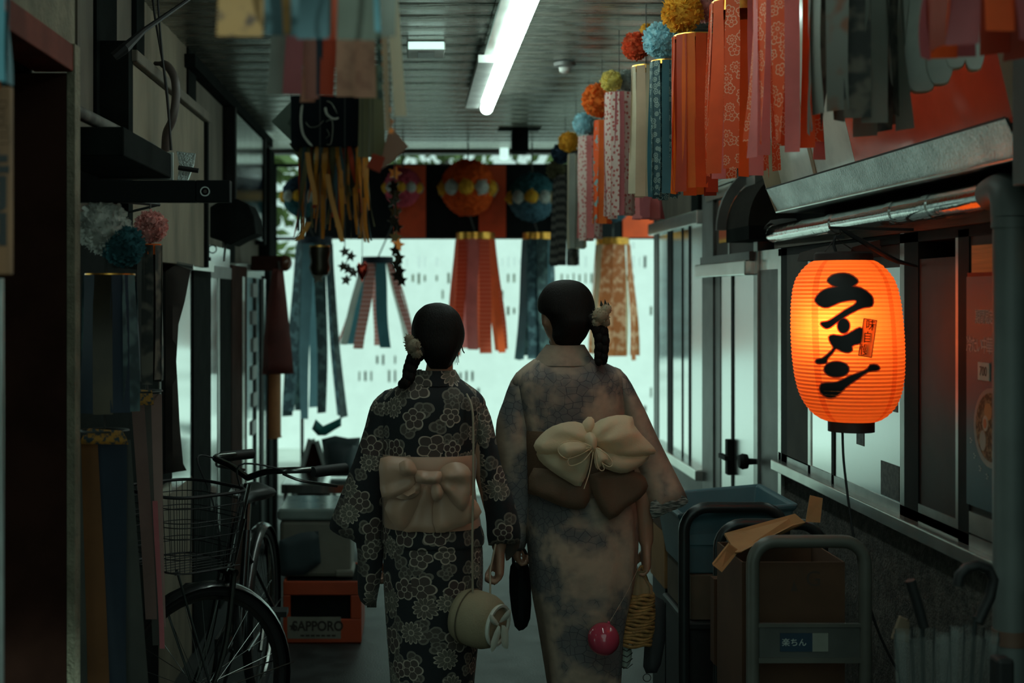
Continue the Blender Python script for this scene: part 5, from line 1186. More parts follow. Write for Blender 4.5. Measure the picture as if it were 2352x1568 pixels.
for s_ in (1, -1):
    pth = cr([HBp, HBp+nF*.10*s_+UP*.03, HBp+nF*.21*s_+UP*.045-stA*.01, HBp+nF*.25*s_+UP*.045-stA*.08, HBp+nF*.265*s_+UP*.04-stA*.20], 5, False)
    obj('handlebar', MB().tube(pth, .011, 10), CHR, bk); obj('grip', MB().tube([Vector(pth[-1])+stA*.13, Vector(pth[-1])+stA*.11, Vector(pth[-1])-stA*.005], [.017,.019,.018], 12), INK, bk)
    obj('brake_lever', MB().tube(cr([Vector(pth[9])+UP*-.01, Vector(pth[13])+UP*-.035, Vector(pth[-1])+UP*-.055+stA*.03], 4, False), .005, 6), CHR, bk)
    obj('brake_cable', MB().tube(cr([Vector(pth[10]), Vector(pth[6])+stA*.12+UP*.03, CRN+UP*.22+nF*.09*s_, CRN+UP*.03+nF*.02*s_], 6, False), .003, 6), INK, bk)
BC = CRN+stA*.17+UP*.15      # basket centre
def bpt(u_, v_, h_):  # u along heading, v sideways, h 0..1
    k = .82+.18*h_; return BC+stA*u_*.15*k+nF*v_*.19*k+UP*(h_*.24-.10)
def brect(h_): return [bpt(math.copysign(abs(c_)**.5, c_), math.copysign(abs(s__)**.5, s__), h_) for c_, s__ in [(math.cos(2*PI*i/36), math.sin(2*PI*i/36)) for i in range(36)]]
bs = obj('basket', MB().tube(brect(1), .0055, 6, closed=True), INK, bk)
for h_ in (0,.18,.24,.45,.6,.66,.85): obj('wire', MB().tube(brect(h_), .0016 if h_ else .003, 4, closed=True), INK, bs)
for i in range(36):
    p_ = [brect(h_)[i] for h_ in (0,.5,1)]; obj('wire', MB().tube(p_, .0014, 4), INK, bs)
for k_ in range(-4, 5): obj('wire', MB().tube([bpt(-.98,k_/4.4,0), bpt(.98,k_/4.4,0)], .0014, 4), INK, bs)
obj('basket_stay', MB().tube([FH+nF*.06, bpt(.6,.5,0)], .004, 6), CHR, bk); obj('basket_stay', MB().tube([FH-nF*.06, bpt(.6,-.5,0)], .004, 6), CHR, bk)
obj('head_lamp', MB().lathe([(.012,-.03),(.03,-.02),(.036,.03),(.030,.04),(.0,.042)], FH-stA*.02+UP*.30+nF*.07, 16, M=stA.to_track_quat('Z','Y').to_matrix()), INK, bk)
obj('kickstand', MB().tube([RH+nR*.07, RH+nR*.16-bkA*.05-UP*.32], .008, 6), CHR, bk)
# ================================================================ the two women
SKIN = mat('skin', (.42,.22,.14), .5, var=.08, scale=4); 
def hairmat():
    t = NT('dark_hair'); w_ = t.noise(60, t.vmath('MULTIPLY', t.obj(), (5,5,.6)).outputs[0], 3)
    t.put(t.b.inputs['Base Color'], t.mix(w_.outputs[0], (.006,.005,.005), (.016,.012,.010))); t.b.inputs['Roughness'].default_value = .6; t.b.inputs['Specular IOR Level'].default_value = .12
    t.bump(w_.outputs[0], .4); return t.m
HAIR = hairmat()
def yukata_dark():
    t = NT('black_floral_cotton'); uv = t.uv(); base = (.0075,.009,.011)
    f2, o2, r2 = petals(t, uv, 17, .42, (3, 4), .05, 3.7, .9)
    c = t.mix(f2, base, (.075,.062,.05)); c = t.mix(o2, c, (.17,.15,.12))
    f1, o1, r1 = petals(t, uv, 11.5, .43, (5, 12), .026, 0.0, .8)
    c = t.mix(f1, c, t.mix(r1, (.05,.028,.026), (.14,.13,.10))); c = t.mix(o1, c, (.40,.33,.26))
    wv = t.noise(300, uv, 2); t.put(t.b.inputs['Base Color'], c); t.b.inputs['Roughness'].default_value = .85; t.bump(wv.outputs[0], .12); t.b.inputs['Sheen Weight'].default_value = .05
    return t.m
def yukata_pale():
    t = NT('pale_watercolour_cotton'); uv = t.uv()
    n1 = t.noise(3.4, uv, 4, .6); n2 = t.noise(7.5, t.vmath('ADD', uv, (5,2,0)).outputs[0], 5, .65)
    c = t.mix(t.ramp(n2.outputs[0], .35, .7), (.50,.36,.265), (.33,.25,.195))
    pt = t.ramp(n1.outputs[0], .46, .58)
    c = t.mix(t.math('MULTIPLY', pt, .85), c, t.mix(n2.outputs[0], (.025,.036,.052), (.16,.17,.18)))
    v = t.new('ShaderNodeTexVoronoi', {'Vector': uv, 'Scale': 42}, feature='DISTANCE_TO_EDGE', voronoi_dimensions='2D')
    ck = t.math('MULTIPLY', t.math('LESS_THAN', v.outputs['Distance'], .04), t.math('MULTIPLY', t.ramp(n1.outputs[0], .50, .56), t.math('SUBTRACT', 1, t.ramp(n1.outputs[0], .60, .72))))
    c = t.mix(t.math('MULTIPLY', ck, .7), c, (.03,.03,.04))
    t.put(t.b.inputs['Base Color'], c); t.b.inputs['Roughness'].default_value = .85; t.bump(t.noise(9, uv, 3).outputs[0], .35, .02)
    return t.m
YD, YP = yukata_dark(), yukata_pale()
def secloft(mb, secs, D, n=44, ex=2.3, wr=.004, seed=0, uvk=1.0, cap=True):
    """secs: (py, xl, xr, depth, yshift) in photo pixels at distance D (pixels only fix the real sizes)"""
    rings = []; uvs = []
    for (py, xl, xr, dp, ys) in secs:
        cx = PX((xl+xr)/2, D); hw = (xr-xl)/2*D/F; z = PZ(py, D); ring = []; uv = []
        for j in range(n+1 if False else n):
            a = 2*PI*j/n; c_, s_ = math.cos(a), math.sin(a)
            x = math.copysign(abs(c_)**(2/ex), c_)*hw; y = math.copysign(abs(s_)**(2/ex), s_)*dp/2
            k = wr*(noise.noise(Vector((math.cos(a)*2.2+seed, math.sin(a)*2.2, z*3.2)))+.5*noise.noise(Vector((math.cos(a)*5+seed, math.sin(a)*5, z*2))))
            ring.append(Vector((cx+x+c_*k, D+ys+y+s_*k, z)))
            uv.append((cx+math.copysign(1, math.cos(a))*hw*(1-abs(((a+PI/2) % (2*PI))-PI)/PI*0) if False else cx+(((a+PI/2+PI) % (2*PI))-PI)*hw*.95, z))
        rings.append(ring); uvs.append(uv)
    # dense in height
    R2, U2 = [], []
    for i in range(len(rings)-1):
        p0, p1, p2, p3 = rings[max(i-1,0)], rings[i], rings[i+1], rings[min(i+2,len(rings)-1)]
        for k in range(4):
            t = k/4; R2.append([.5*((2*b)+(c-a)*t+(2*a-5*b+4*c-d)*t*t+(3*b-a-3*c+d)*t**3) for a, b, c, d in zip(p0, p1, p2, p3)])
            U2.append([(u0[0]+(u1[0]-u0[0])*t, u0[1]+(u1[1]-u0[1])*t) for u0, u1 in zip(uvs[i], uvs[i+1])])
    R2.append(rings[-1]); U2.append(uvs[-1])
    return mb.loft(R2, cap=cap, uvs=U2)
def hand(mb, W, s, dn=Vector((0,0,-1)), out=None):
    """closed hand hanging from wrist W; s=+1 right hand (palm faces -X), fingers curl round what it holds"""
    fw = Vector((0,1,0)); inn = Vector((-s,0,0)) if out is None else out
    K = W+dn*.088
    mb.loft([[W+dn*f*.092+fw*math.cos(a)*w_+inn*(math.sin(a)*t_) for a in [2*PI*j/14 for j in range(14)]] for f, w_, t_ in ((-.15,.024,.019),(.1,.030,.018),(.5,.040,.017),(.85,.043,.015),(1.02,.036,.010))])
    for i, (o_, L, r_) in enumerate(((-.030,.052,.0078),(-.010,.066,.0088),(.010,.071,.0092),(.030,.064,.0088))):
        p = K+fw*o_; d1 = (dn*.75+inn*.66).normalized(); d2 = (inn*.95-dn*.3).normalized(); d3 = (-dn*.85+inn*-.35).normalized()
        mb.tube([p-dn*.015, p, p+d1*L*.42, p+d1*L*.42+d2*L*.38, p+d1*L*.42+d2*L*.38+d3*L*.30], [r_*1.05,r_*1.05,r_,r_*.92,r_*.75], 8)
    p = W+dn*.03+fw*.030
    mb.tube([p, p+fw*.022+dn*.026+inn*.012, p+fw*.020+dn*.052+inn*.030, p+fw*.002+dn*.066+inn*.042], [.012,.0115,.010,.008], 8)
def headmesh(mb, c, rx, ry, rz, yaw):
    q = Matrix.Rotation(yaw, 3, 'Z')
    def put(v): return c+q @ Vector(v)
    rings = []
    for i in range(19):
        f = i/18; z = -rz+2*rz*f; ph = math.acos(max(-1, min(1, (1-2*f)))); k = max(.08, math.sin(ph))**.75
        jaw = 1-.30*max(0, .42-f)/.42
        rings.append([put((math.cos(a)*rx*k*jaw, math.sin(a)*ry*k*(1 if math.sin(a) > 0 else (1 if f > .35 else .75+.25*f/.35)), z)) for a in [2*PI*j/24 for j in range(24)]])
    mb.loft(rings)
    # nose, brow, lips, chin on the side facing away from the camera
    mb.tube([put((0,ry*.93,rz*.12)), put((0,ry*1.04,-rz*.10)), put((0,ry*1.12,-rz*.22)), put((0,ry*.95,-rz*.30))], [.007,.010,.013,.008], 8)
    mb.ball(put((0,ry*.86,-rz*.50)), .022, .016, .009, 10, 6); mb.ball(put((0,ry*.78,-rz*.80)), .022, .02, .018, 10, 6)
    for s in (-1, 1):
        mb.tube([put((s*.016,ry*.90,rz*.14)), put((s*.045,ry*.80,rz*.16))], [.009,.006], 6)
        e = put((s*rx*.98, -.005, -rz*.10))
        mb.loft([[e+q @ Vector((s*.012*g, math.cos(a)*.016*w_-.008*g, math.sin(a)*.030*w_)) for a in [2*PI*j/12 for j in range(12)]] for g, w_ in ((-.4,.7),(.3,.95),(1.0,1.0),(1.15,.75))])
def eyes(par, c, rx, ry, rz, yaw):
    q = Matrix.Rotation(yaw, 3, 'Z')
    for s in (-1, 1): obj('eye', MB().ball(c+q @ Vector((s*.030, ry*.90, rz*.02)), .011, .009, .008, 10, 8), mat('eye_dark', (.05,.04,.035), .2), par)
def feet(par, x, D, m):
    for s in (-1, 1):
        f_ = obj('sandal', MB().prism([(-.042,-.115),(.042,-.115),(.046,.0),(.042,.09),(.0,.125),(-.042,.09),(-.046,.0)], (x+s*.06, D+.05*s, 0), (1,0,0), (0,1,0), (0,0,.03)), mat('dark_sandal', (.05,.02,.015), .6), par, smooth=0, bevel=.006)
def braid(mb, pts, r):
    pp = cr(pts, 5, False); pp = [Vector(p) for p in pp]
    for i, p in enumerate(pp[::1]):
        o_ = Vector((.35*r*(1 if i % 2 else -1), .2*r*(1 if (i//2) % 2 else -1), 0)); k = r*(1-.35*i/len(pp))
        mb.ball(p+o_, k*.85, k*.85, k*1.05, 10, 8)
    return mb
def flower(par, c, r, seed, m, name='flower'): obj(name, pom(MB(), c, r, seed, 220), m, par, smooth=60)
# ---------------------------------------------------------------- woman in the dark floral yukata
D = 4.15; s_px = D/F
mb = MB()
secs = [(838,990,1036,.085,.035),(866,950,1050,.11,.02),(885,918,1078,.14,.01),(905,885,1104,.17,0),(930,872,1116,.19,0),(980,872,1106,.20,0),(1050,878,1090,.20,0),(1120,884,1086,.21,0),(1200,882,1100,.23,0),(1260,880,1110,.26,0),(1330,882,1110,.26,0),(1400,886,1104,.25,0),(1480,891,1097,.24,0),(1568,898,1089,.23,0),(1700,905,1082,.21,0),(1798,910,1076,.20,0)]
inner = [(py, (xl+xr)/2-(xr-xl)*.41, (xl+xr)/2+(xr-xl)*.41, dp*.8, ys) for py, xl, xr, dp, ys in secs[2:11]]
secloft(mb, inner, D, 24, wr=0)
hc = Vector((PX(1007,D), D+.03, PZ(772,D))); yawL = R(-14)
headmesh(mb, hc, .070, .088, .105, yawL)
mb.tube([P(1011,790,D)+Vector((0,.02,0)), P(1011,835,D)+Vector((0,.02,0)), P(1006,880,D), P(1003,915,D)], [.05,.042,.05,.075], 14)
shL, shR = P(898,930,D), P(1090,930,D)
WR = P(1148,1262,D)+Vector((0,.02,0)); WL = P(846,1372,D)+Vector((0,.05,0))
mb.tube([P(1082,940,D), P(1112,1080,D)+Vector((0,.01,0)), P(1142,1200,D)+Vector((0,.02,0)), WR], [.042,.034,.030,.024], 12); hand(mb, WR, 1)
mb.tube([shL, P(862,1100,D)+Vector((0,.02,0)), P(848,1250,D)+Vector((0,.06,0)), WL+Vector((.02,.03,.14))], [.05,.042,.034,.024], 12); hand(mb, WL+Vector((.02,.03,.14)), -1)
for sg in (-1, 1): mb.tube([(PX(995,D)+sg*.06, D, .80), (PX(995,D)+sg*.055, D+.02, .46), (PX(995,D)+sg*.05, D+.05*sg, .10), (PX(995,D)+sg*.055, D+.05*sg, .05), (PX(995,D)+sg*.06, D+.05*sg+.11, .045)], [.075,.055,.035,.036,.026], 12)
wa = obj('person', mb, SKIN, remesh=.007, smooth=60, loc=(PX(995,D), D, 0)); tag(wa, 'woman in black floral yukata walking away with beige bow', 'person', 'two women walking')
eyes(wa, hc, .070, .088, .105, yawL); feet(wa, PX(995,D), D, None)
ya = obj('yukata', secloft(MB(), secs[1:], D, 56, wr=.006, seed=2), YD, wa, smooth=70)
def sleeve(name, poly, D_, T, m, par, yo=0.0, wr=.018, wf=(16,5), seed=1, yfun=None): return obj(name, pillow(MB(), [(PX(a,D_), PZ(b,D_)) for a, b in cr(poly, 2)], D_+yo, T, .018, .05, wr=wr, wf=wf, seed=seed, yfun=yfun), m, par, smooth=75)
SLl = [(900,892),(868,910),(850,935),(838,980),(815,1050),(790,1115),(767,1175),(756,1208),(764,1222),(790,1236),(817,1248),(821,1300),(822,1365),(836,1390),(860,1394),(867,1370),(876,1320),(882,1250),(882,1170),(887,1100),(900,1000),(918,930)]
SLr = [(1080,890),(1108,915),(1128,958),(1140,1010),(1152,1070),(1174,1130),(1191,1190),(1196,1236),(1180,1249),(1150,1248),(1122,1252),(1117,1200),(1110,1150),(1098,1090),(1088,1000),(1068,925)]
sleeve('sleeve', SLl, D, .13, YD, ya, .01, seed=1); sleeve('sleeve', SLr, D, .13, YD, ya, .0, seed=2)
sleeve('sleeve_lining', [(1160,1238),(1194,1236),(1193,1262),(1176,1284),(1164,1292),(1161,1270)], D, .03, mat('brown_lining', (.05,.04,.03), .8), ya, .03, wr=.0)
obj('cuff_tie', MB().box(PX(842,D), PX(864,D), D+.03, D+.04, PZ(1400,D), PZ(1372,D)), mat('brown_lining', (.05,.04,.03), .8), ya, smooth=0)
# collar stands off the nape
def collar(name, secs_, D_, m, par, th=.012):
    mb = MB(); ro, ri = [], []
    for (py, xl, xr, dp, ys) in secs_:
        cx = PX((xl+xr)/2, D_); hw = (xr-xl)/2*D_/F; z = PZ(py, D_); o_, i_ = [], []
        for j in range(33):
            a = PI+PI*j/32-.45+.9*j/32; o_.append(Vector((cx+math.cos(a)*hw, D_+ys+math.sin(a)*dp/2, z))); i_.append(Vector((cx+math.cos(a)*(hw-th), D_+ys+math.sin(a)*(dp/2-th), z)))
        ro.append(o_); ri.append(i_)
    rings = ro+ri[::-1]
    mb.loft(rings, closed=False, cap=False, uvs=[[(p.x, p.z) for p in r_] for r_ in rings])
    for r_ in (0,): pass
    obj(name, mb, m, par, smooth=60)
collar('collar', [(884,930,1064,.17,.02),(862,944,1054,.15,.02),(850,958,1046,.135,.02)], D, YD, wa)
obj('waist_fold', secloft(MB(), [(1200,878,1104,.245,0),(1222,874,1112,.262,0),(1242,876,1113,.268,0),(1248,882,1108,.255,0)], D, 48, wr=.004, seed=4), YD, wa, smooth=70)
hr = obj('hair', secloft(MB(), [(695,1001,1012,.03,.03),(699,982,1028,.09,.03),(706,970,1040,.13,.03),(720,956,1054,.17,.028),(742,947,1063,.195,.025),(766,945,1067,.20,.02),(790,950,1062,.19,.008),(808,962,1052,.165,-.003),(822,972,1044,.135,-.008),(836,981,1036,.10,-.004),(846,988,1030,.07,.0)], D, 40, wr=.005, seed=9), HAIR, wa, smooth=75)
obj('side_knot', MB().ball(P(958,808,D)+Vector((0,-.05,0)), .030, .034, .030, 16, 12, lambda d: 1+.12*noise.noise(d*6)), HAIR, hr, smooth=75)
obj('braid', braid(MB(), [P(950,822,D)+Vector((0,-.06,0)), P(941,846,D)+Vector((0,-.07,0)), P(938,866,D)+Vector((0,-.08,0)), P(926,880,D)+Vector((0,-.08,0))], .020), HAIR, hr, smooth=75)
obj('curl', MB().tube(cr([P(930,878,D)+Vector((0,-.08,0)), P(920,884,D)+Vector((0,-.08,0)), P(917,878,D)+Vector((0,-.08,0)), P(922,874,D)+Vector((0,-.08,0))], 4, False), .0018, 5), HAIR, hr)
PET = pommat('faded_petals', (.40,.33,.24))
for i, (a, b, r) in enumerate(((948,792,20),(940,776,12),(956,808,14))): flower(hr, P(a,b,D)+Vector((0,-.09,0)), r*s_px, 40+i, PET)
for i, (a, b) in enumerate(((928,772),(932,764),(936,800),(926,784))): obj('flower_stem', MB().tube([P(948,788,D)+Vector((0,-.06,0)), P(a,b,D)+Vector((0,-.065,0))], [.003,.0012], 5), PET, hr)
obj('glasses_arm', MB().tube([P(1060,790,D)+Vector((0,.02,0)), P(1064,806,D)+Vector((0,.03,0)), P(1068,812,D)+Vector((0,.06,0))], .002, 5), INK, wa)
for i in range(3): obj('earring', MB().tube([P(1052,808,D)+Vector((0,.01,0)), P(1051+3*(i-1),838-5*abs(i-1),D)+Vector((0,.01,0))], .0011, 4), INK, wa)
# beige satin bow
SAT = mat('beige_satin', (.50,.30,.20), .42, var=.1, scale=3, sheen=.2)
obi = obj('obi', secloft(MB(), [(1040,876,1092,.235,0),(1060,873,1096,.245,0),(1120,876,1092,.25,0),(1195,878,1104,.262,0),(1204,880,1104,.262,0)], D, 48, wr=.001), SAT, wa, smooth=70)
yb = -.165
def radf(kx, ky, n, A, D_, ph=0.0):
    x0, z0 = PX(kx, D_), PZ(ky, D_)
    def f(x, z):
        r = math.hypot(x-x0, z-z0); a = math.atan2(z-z0, x-x0); w_ = a*n+ph+2.2*noise.noise(Vector((x*9, z*9, ph)))
        return A*min(1, r/.05)*(1-2*abs((w_/PI) % 2-1))*math.exp(-(r/.22)**2)
    return f
def bowp(name, poly, T, yo, m=SAT, par=obi, wr=.012, edge=.035, seed=1, wf=(14,9), D_=D, yfun=None, g=.012): return obj(name, pillow(MB(), [(PX(a,D_), PZ(b,D_)) for a, b in cr(poly, 2)], D_+yo, T, g, edge, wr=wr, wf=wf, seed=seed, yfun=yfun), m, par, smooth=75)
bowp('bow_tail', [(905,1118),(935,1100),(962,1085),(966,1120),(950,1165),(926,1200),(905,1185),(886,1150)], .03, yb+.022, seed=3, yfun=radf(983,1076,7,0.006,D,3))
bowp('bow_tail', [(1008,1090),(1040,1105),(1078,1122),(1101,1158),(1078,1182),(1040,1196),(1000,1204),(992,1150)], .03, yb+.022, seed=4, yfun=radf(983,1076,7,0.006,D,4))
bowp('bow_tail', [(966,1105),(990,1110),(1000,1160),(1006,1204),(960,1203),(926,1202),(948,1160)], .02, yb+.034, seed=9, yfun=radf(983,1076,5,0.004,D,9))
bowp('bow_loop', [(877,1036),(915,1034),(945,1040),(957,1062),(956,1088),(940,1108),(908,1124),(880,1122),(875,1080)], .045, yb-.005, seed=5, yfun=radf(983,1076,9,0.009,D,5))
bowp('bow_loop', [(1006,1066),(1022,1050),(1042,1045),(1062,1050),(1076,1066),(1080,1100),(1072,1130),(1058,1152),(1038,1135),(1016,1108),(1006,1090)], .048, yb-.005, seed=6, yfun=radf(983,1076,9,0.009,D,6))
bowp('bow_fold', [(918,1046),(938,1038),(952,1050),(958,1066),(940,1074),(922,1070)], .05, yb-.025, wr=.004, seed=7, edge=.02)
bowp('bow_fold', [(992,1092),(1002,1086),(1016,1108),(1010,1126),(994,1128),(988,1110)], .04, yb-.02, wr=.004, seed=8, edge=.02)
bowp('bow_fold', [(910,1118),(940,1106),(962,1086),(962,1112),(945,1124),(922,1126)], .04, yb-.012, wr=.004, seed=10, edge=.02)
bowp('bow_knot', [(955,1062),(985,1064),(1010,1064),(1012,1080),(1004,1092),(975,1092),(955,1086)], .065, yb-.02, wr=.006, seed=11, edge=.02)
# ---------------------------------------------------------------- her drum-shaped shoulder bag
CANV = mat('tan_canvas', (.31,.245,.15), .8, var=.12, scale=6, bump=.25, bscale=200)
hb = thing('shoulder_bag', 'tan round canvas shoulder bag with ribbon bow', 'bag', P(1112,1490,3.98)); Db = 3.98
c0 = P(1100,1422,Db); ax = Vector((.80,-.58,-.12)).normalized(); Mx = ax.to_track_quat('Z','Y').to_matrix(); sb_ = Db/F
obj('body', MB().lathe([(.0,-.075),(.05,-.073),(.075,-.064),(.084,-.045),(.085,0),(.083,.03),(.074,.052),(.060,.062)], c0, 36, M=Mx), CANV, hb, smooth=50)
obj('seam', MB().tube([c0+Mx @ Vector((.0855*math.cos(a), .0855*math.sin(a), -.03)) for a in [2*PI*i/36 for i in range(36)]], .0025, 5, closed=True), mat('dark_seam', (.10,.075,.045), .8), hb)
obj('rim', MB().lathe([(.060,.060),(.064,.066),(.064,.074),(.056,.074),(.056,.064)], c0, 30, M=Mx), mat('white_trim', (.62,.62,.54), .6), hb)
obj('end_cloth', MB().lathe([(.056,.066),(.03,.072),(.0,.074)], c0, 24, M=Mx), CANV, hb)
RBN = mat('pale_ribbon', (.50,.48,.40), .5, trans=.3)
for i, pl_ in enumerate(([(1146,1428),(1160,1406),(1172,1398),(1172,1412),(1160,1424)], [(1146,1432),(1132,1412),(1124,1412),(1126,1426),(1136,1434)], [(1144,1434),(1150,1450),(1140,1484),(1128,1496),(1128,1470)], [(1152,1434),(1166,1445),(1168,1470),(1166,1488),(1152,1480)])):
    obj('ribbon', pillow(MB(), [(PX(a,Db-.1), PZ(b,Db-.1)) for a, b in cr(pl_, 2)], Db-.105, .012, .007, .012, wr=.004, seed=i), RBN, hb, smooth=75)
CRD = mat('tan_cord', (.33,.27,.19), .8)
obj('strap', MB().tube(cr([P(1072,905,4.06), P(1086,950,3.985), P(1087,1100,3.965), P(1085,1250,3.965), P(1086,1362,3.97)], 6, False), .0035, 6), CRD, hb)
obj('strap', MB().tube([P(1126,1366,3.99), P(1126,1310,4.02), P(1138,1250,4.08)], .0032, 6), CRD, hb)
# ---------------------------------------------------------------- woman in the pale yukata
D = 4.42; s_px = D/F
mb = MB()
secs = [(790,1262,1338,.09,.04),(826,1226,1374,.12,.02),(848,1196,1420,.16,.01),(872,1178,1442,.19,0),(925,1184,1440,.20,0),(1000,1205,1440,.20,0),(1080,1214,1446,.21,0),(1180,1206,1462,.24,0),(1260,1212,1464,.27,0),(1350,1222,1454,.27,0),(1450,1240,1432,.25,0),(1568,1257,1426,.24,0),(1660,1266,1418,.22,0),(1730,1272,1408,.21,0)]
inner = [(py, (xl+xr)/2-(xr-xl)*.41, (xl+xr)/2+(xr-xl)*.41, dp*.8, ys) for py, xl, xr, dp, ys in secs[2:11]]
secloft(mb, inner, D, 24, wr=0)
hc = Vector((PX(1298,D), D+.03, PZ(726,D))); yawR = R(20)
headmesh(mb, hc, .074, .094, .112, yawR)
mb.tube([P(1298,740,D)+Vector((0,.02,0)), P(1299,785,D)+Vector((0,.02,0)), P(1302,830,D), P(1310,870,D)], [.056,.050,.056,.085], 14)
WR = P(1484,1246,D)+Vector((0,.0,0)); WL = P(1190,1230,D)+Vector((0,.06,0))
mb.tube([P(1400,900,D), P(1448,1050,D)+Vector((0,.01,0)), P(1478,1150,D), WR], [.042,.036,.033,.026], 12); hand(mb, WR, 1)
mb.tube([P(1222,900,D), P(1185,1060,D)+Vector((0,.02,0)), P(1185,1150,D)+Vector((0,.05,0)), WL], [.055,.045,.036,.026], 12); hand(mb, WL, -1)
for sg in (-1, 1): mb.tube([(PX(1335,D)+sg*.06, D, .80), (PX(1338,D)+sg*.055, D+.02, .46), (PX(1340,D)+sg*.05, D+.05*sg, .10), (PX(1340,D)+sg*.055, D+.05*sg, .05), (PX(1340,D)+sg*.06, D+.05*sg+.11, .045)], [.078,.058,.036,.037,.027], 12)
wb = obj('person', mb, SKIN, remesh=.007, smooth=60, loc=(PX(1340,D), D, 0)); tag(wb, 'taller woman in pale blotched yukata with cream gauze bow', 'person', 'two women walking')
eyes(wb, hc, .074, .094, .112, yawR); feet(wb, PX(1340,D), D, None)
yp = obj('yukata', secloft(MB(), secs[1:], D, 56, wr=.009, seed=6), YP, wb, smooth=70)
sleeve('sleeve', [(1200,848),(1174,876),(1156,925),(1142,965),(1139,1020),(1148,1100),(1157,1180),(1164,1238),(1172,1262),(1198,1268),(1214,1240),(1222,1150),(1224,1050),(1222,950),(1226,885)], D, .14, YP, yp, .02, seed=5)
sleeve('sleeve', [(1412,842),(1440,864),(1463,905),(1486,950),(1510,1003),(1536,1055),(1560,1103),(1577,1138),(1574,1150),(1530,1168),(1490,1183),(1482,1150),(1468,1105),(1452,1050),(1434,980),(1408,890)], D, .14, YP, yp, .0, seed=6)
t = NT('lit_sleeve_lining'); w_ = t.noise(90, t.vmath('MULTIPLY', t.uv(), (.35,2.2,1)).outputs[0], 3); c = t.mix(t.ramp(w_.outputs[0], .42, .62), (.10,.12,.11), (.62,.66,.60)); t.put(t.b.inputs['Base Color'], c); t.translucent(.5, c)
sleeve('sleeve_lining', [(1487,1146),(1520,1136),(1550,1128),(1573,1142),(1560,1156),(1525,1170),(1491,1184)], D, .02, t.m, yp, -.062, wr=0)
collar('collar', [(838,1222,1374,.18,.02),(812,1240,1356,.155,.02),(792,1256,1344,.135,.02)], D, YP, wb)
hr = obj('hair', secloft(MB(), [(642,1292,1312,.03,.03),(646,1272,1330,.09,.03),(654,1258,1344,.14,.03),(670,1245,1358,.18,.028),(692,1236,1366,.205,.025),(714,1238,1368,.21,.018),(726,1252,1367,.20,.008),(738,1262,1364,.185,-.004),(756,1268,1352,.155,-.014),(772,1268,1344,.125,-.016),(786,1274,1334,.09,-.010),(796,1280,1328,.06,-.004)], D, 40, wr=.005, seed=19), HAIR, wb, smooth=75)
obj('braid', braid(MB(), [P(1360,735,D)+Vector((0,-.07,0)), P(1371,760,D)+Vector((0,-.08,0)), P(1374,785,D)+Vector((0,-.09,0)), P(1372,808,D)+Vector((0,-.09,0)), P(1372,826,D)+Vector((0,-.09,0))], .024), HAIR, hr, smooth=75)
PET2 = pommat('cream_petals', (.58,.48,.34))
for i, (a, b, r) in enumerate(((1371,724,22),(1384,710,13),(1362,738,13),(1382,738,12))): flower(hr, P(a,b,D)+Vector((0,-.09,0)), r*s_px, 60+i, PET2)
for i, (a, b) in enumerate(((1383,686),(1374,688),(1390,692))): obj('leaf', pillow(MB(), [(PX(x_,D), PZ(y_,D)) for x_, y_ in ((a-4,b+14),(a-2,b),(a+3,b+10),(a+2,b+16))], D-.08, .003, .004, .004), mat('dark_leaf', (.02,.025,.018), .7), hr)
# obi: brown band and cream gauze bow
BRN = mat('brown_obi', (.15,.085,.05), .7, var=.15, scale=5, bump=.2, bscale=200)
GAU = mat('cream_gauze', (.90,.72,.48), .7, var=.08, scale=4, trans=.3, sheen=.3, bump=.15, bscale=260)
ob2 = obj('obi', secloft(MB(), [(985,1204,1446,.235,0),(1005,1202,1450,.245,0),(1080,1206,1456,.25,0),(1130,1208,1460,.255,0)], D, 48, wr=.001), BRN, wb, smooth=70)
k2 = dict(m=BRN, par=ob2, D_=D)
bowp('bow_tail', [(1216,1060),(1270,1070),(1330,1075),(1345,1110),(1330,1150),(1290,1150),(1245,1132),(1206,1108)], .04, -.15, seed=21, yfun=radf(1338,998,6,0.006,D,21), **k2)
bowp('bow_tail', [(1340,1075),(1400,1068),(1450,1070),(1470,1100),(1452,1128),(1420,1150),(1384,1176),(1352,1130)], .045, -.155, seed=22, yfun=radf(1338,998,6,0.006,D,22), **k2)
k3 = dict(m=GAU, par=ob2, D_=D)
bowp('bow_loop', [(1213,1008),(1228,985),(1255,964),(1290,955),(1318,958),(1334,978),(1330,1005),(1300,1018),(1262,1024),(1228,1026)], .085, -.20, seed=23, yfun=radf(1338,998,8,0.01,D,23), edge=.06, **k3)
bowp('bow_loop', [(1336,972),(1360,950),(1395,940),(1430,944),(1434,962),(1452,985),(1478,1012),(1478,1026),(1440,1032),(1395,1030),(1360,1012),(1338,995)], .09, -.20, seed=24, yfun=radf(1338,998,8,0.01,D,24), edge=.06, **k3)
bowp('bow_loop', [(1222,1018),(1262,1014),(1318,1010),(1338,1008),(1336,1050),(1318,1098),(1290,1088),(1250,1062),(1226,1040)], .06, -.185, seed=25, yfun=radf(1338,998,8,0.01,D,25), edge=.05, **k3)
bowp('bow_loop', [(1345,1010),(1390,1014),(1440,1022),(1470,1028),(1455,1050),(1420,1068),(1390,1066),(1356,1050),(1342,1030)], .07, -.185, seed=26, yfun=radf(1338,998,8,0.01,D,26), edge=.05, **k3)
bowp('bow_loop', [(1316,966),(1332,944),(1346,950),(1345,975),(1330,985)], .05, -.20, seed=27, edge=.03, **k3)
bowp('bow_fold', [(1262,1012),(1275,998),(1305,995),(1332,1002),(1322,1018),(1296,1026),(1276,1030)], .05, -.25, seed=28, edge=.025, wr=.006, **k3)
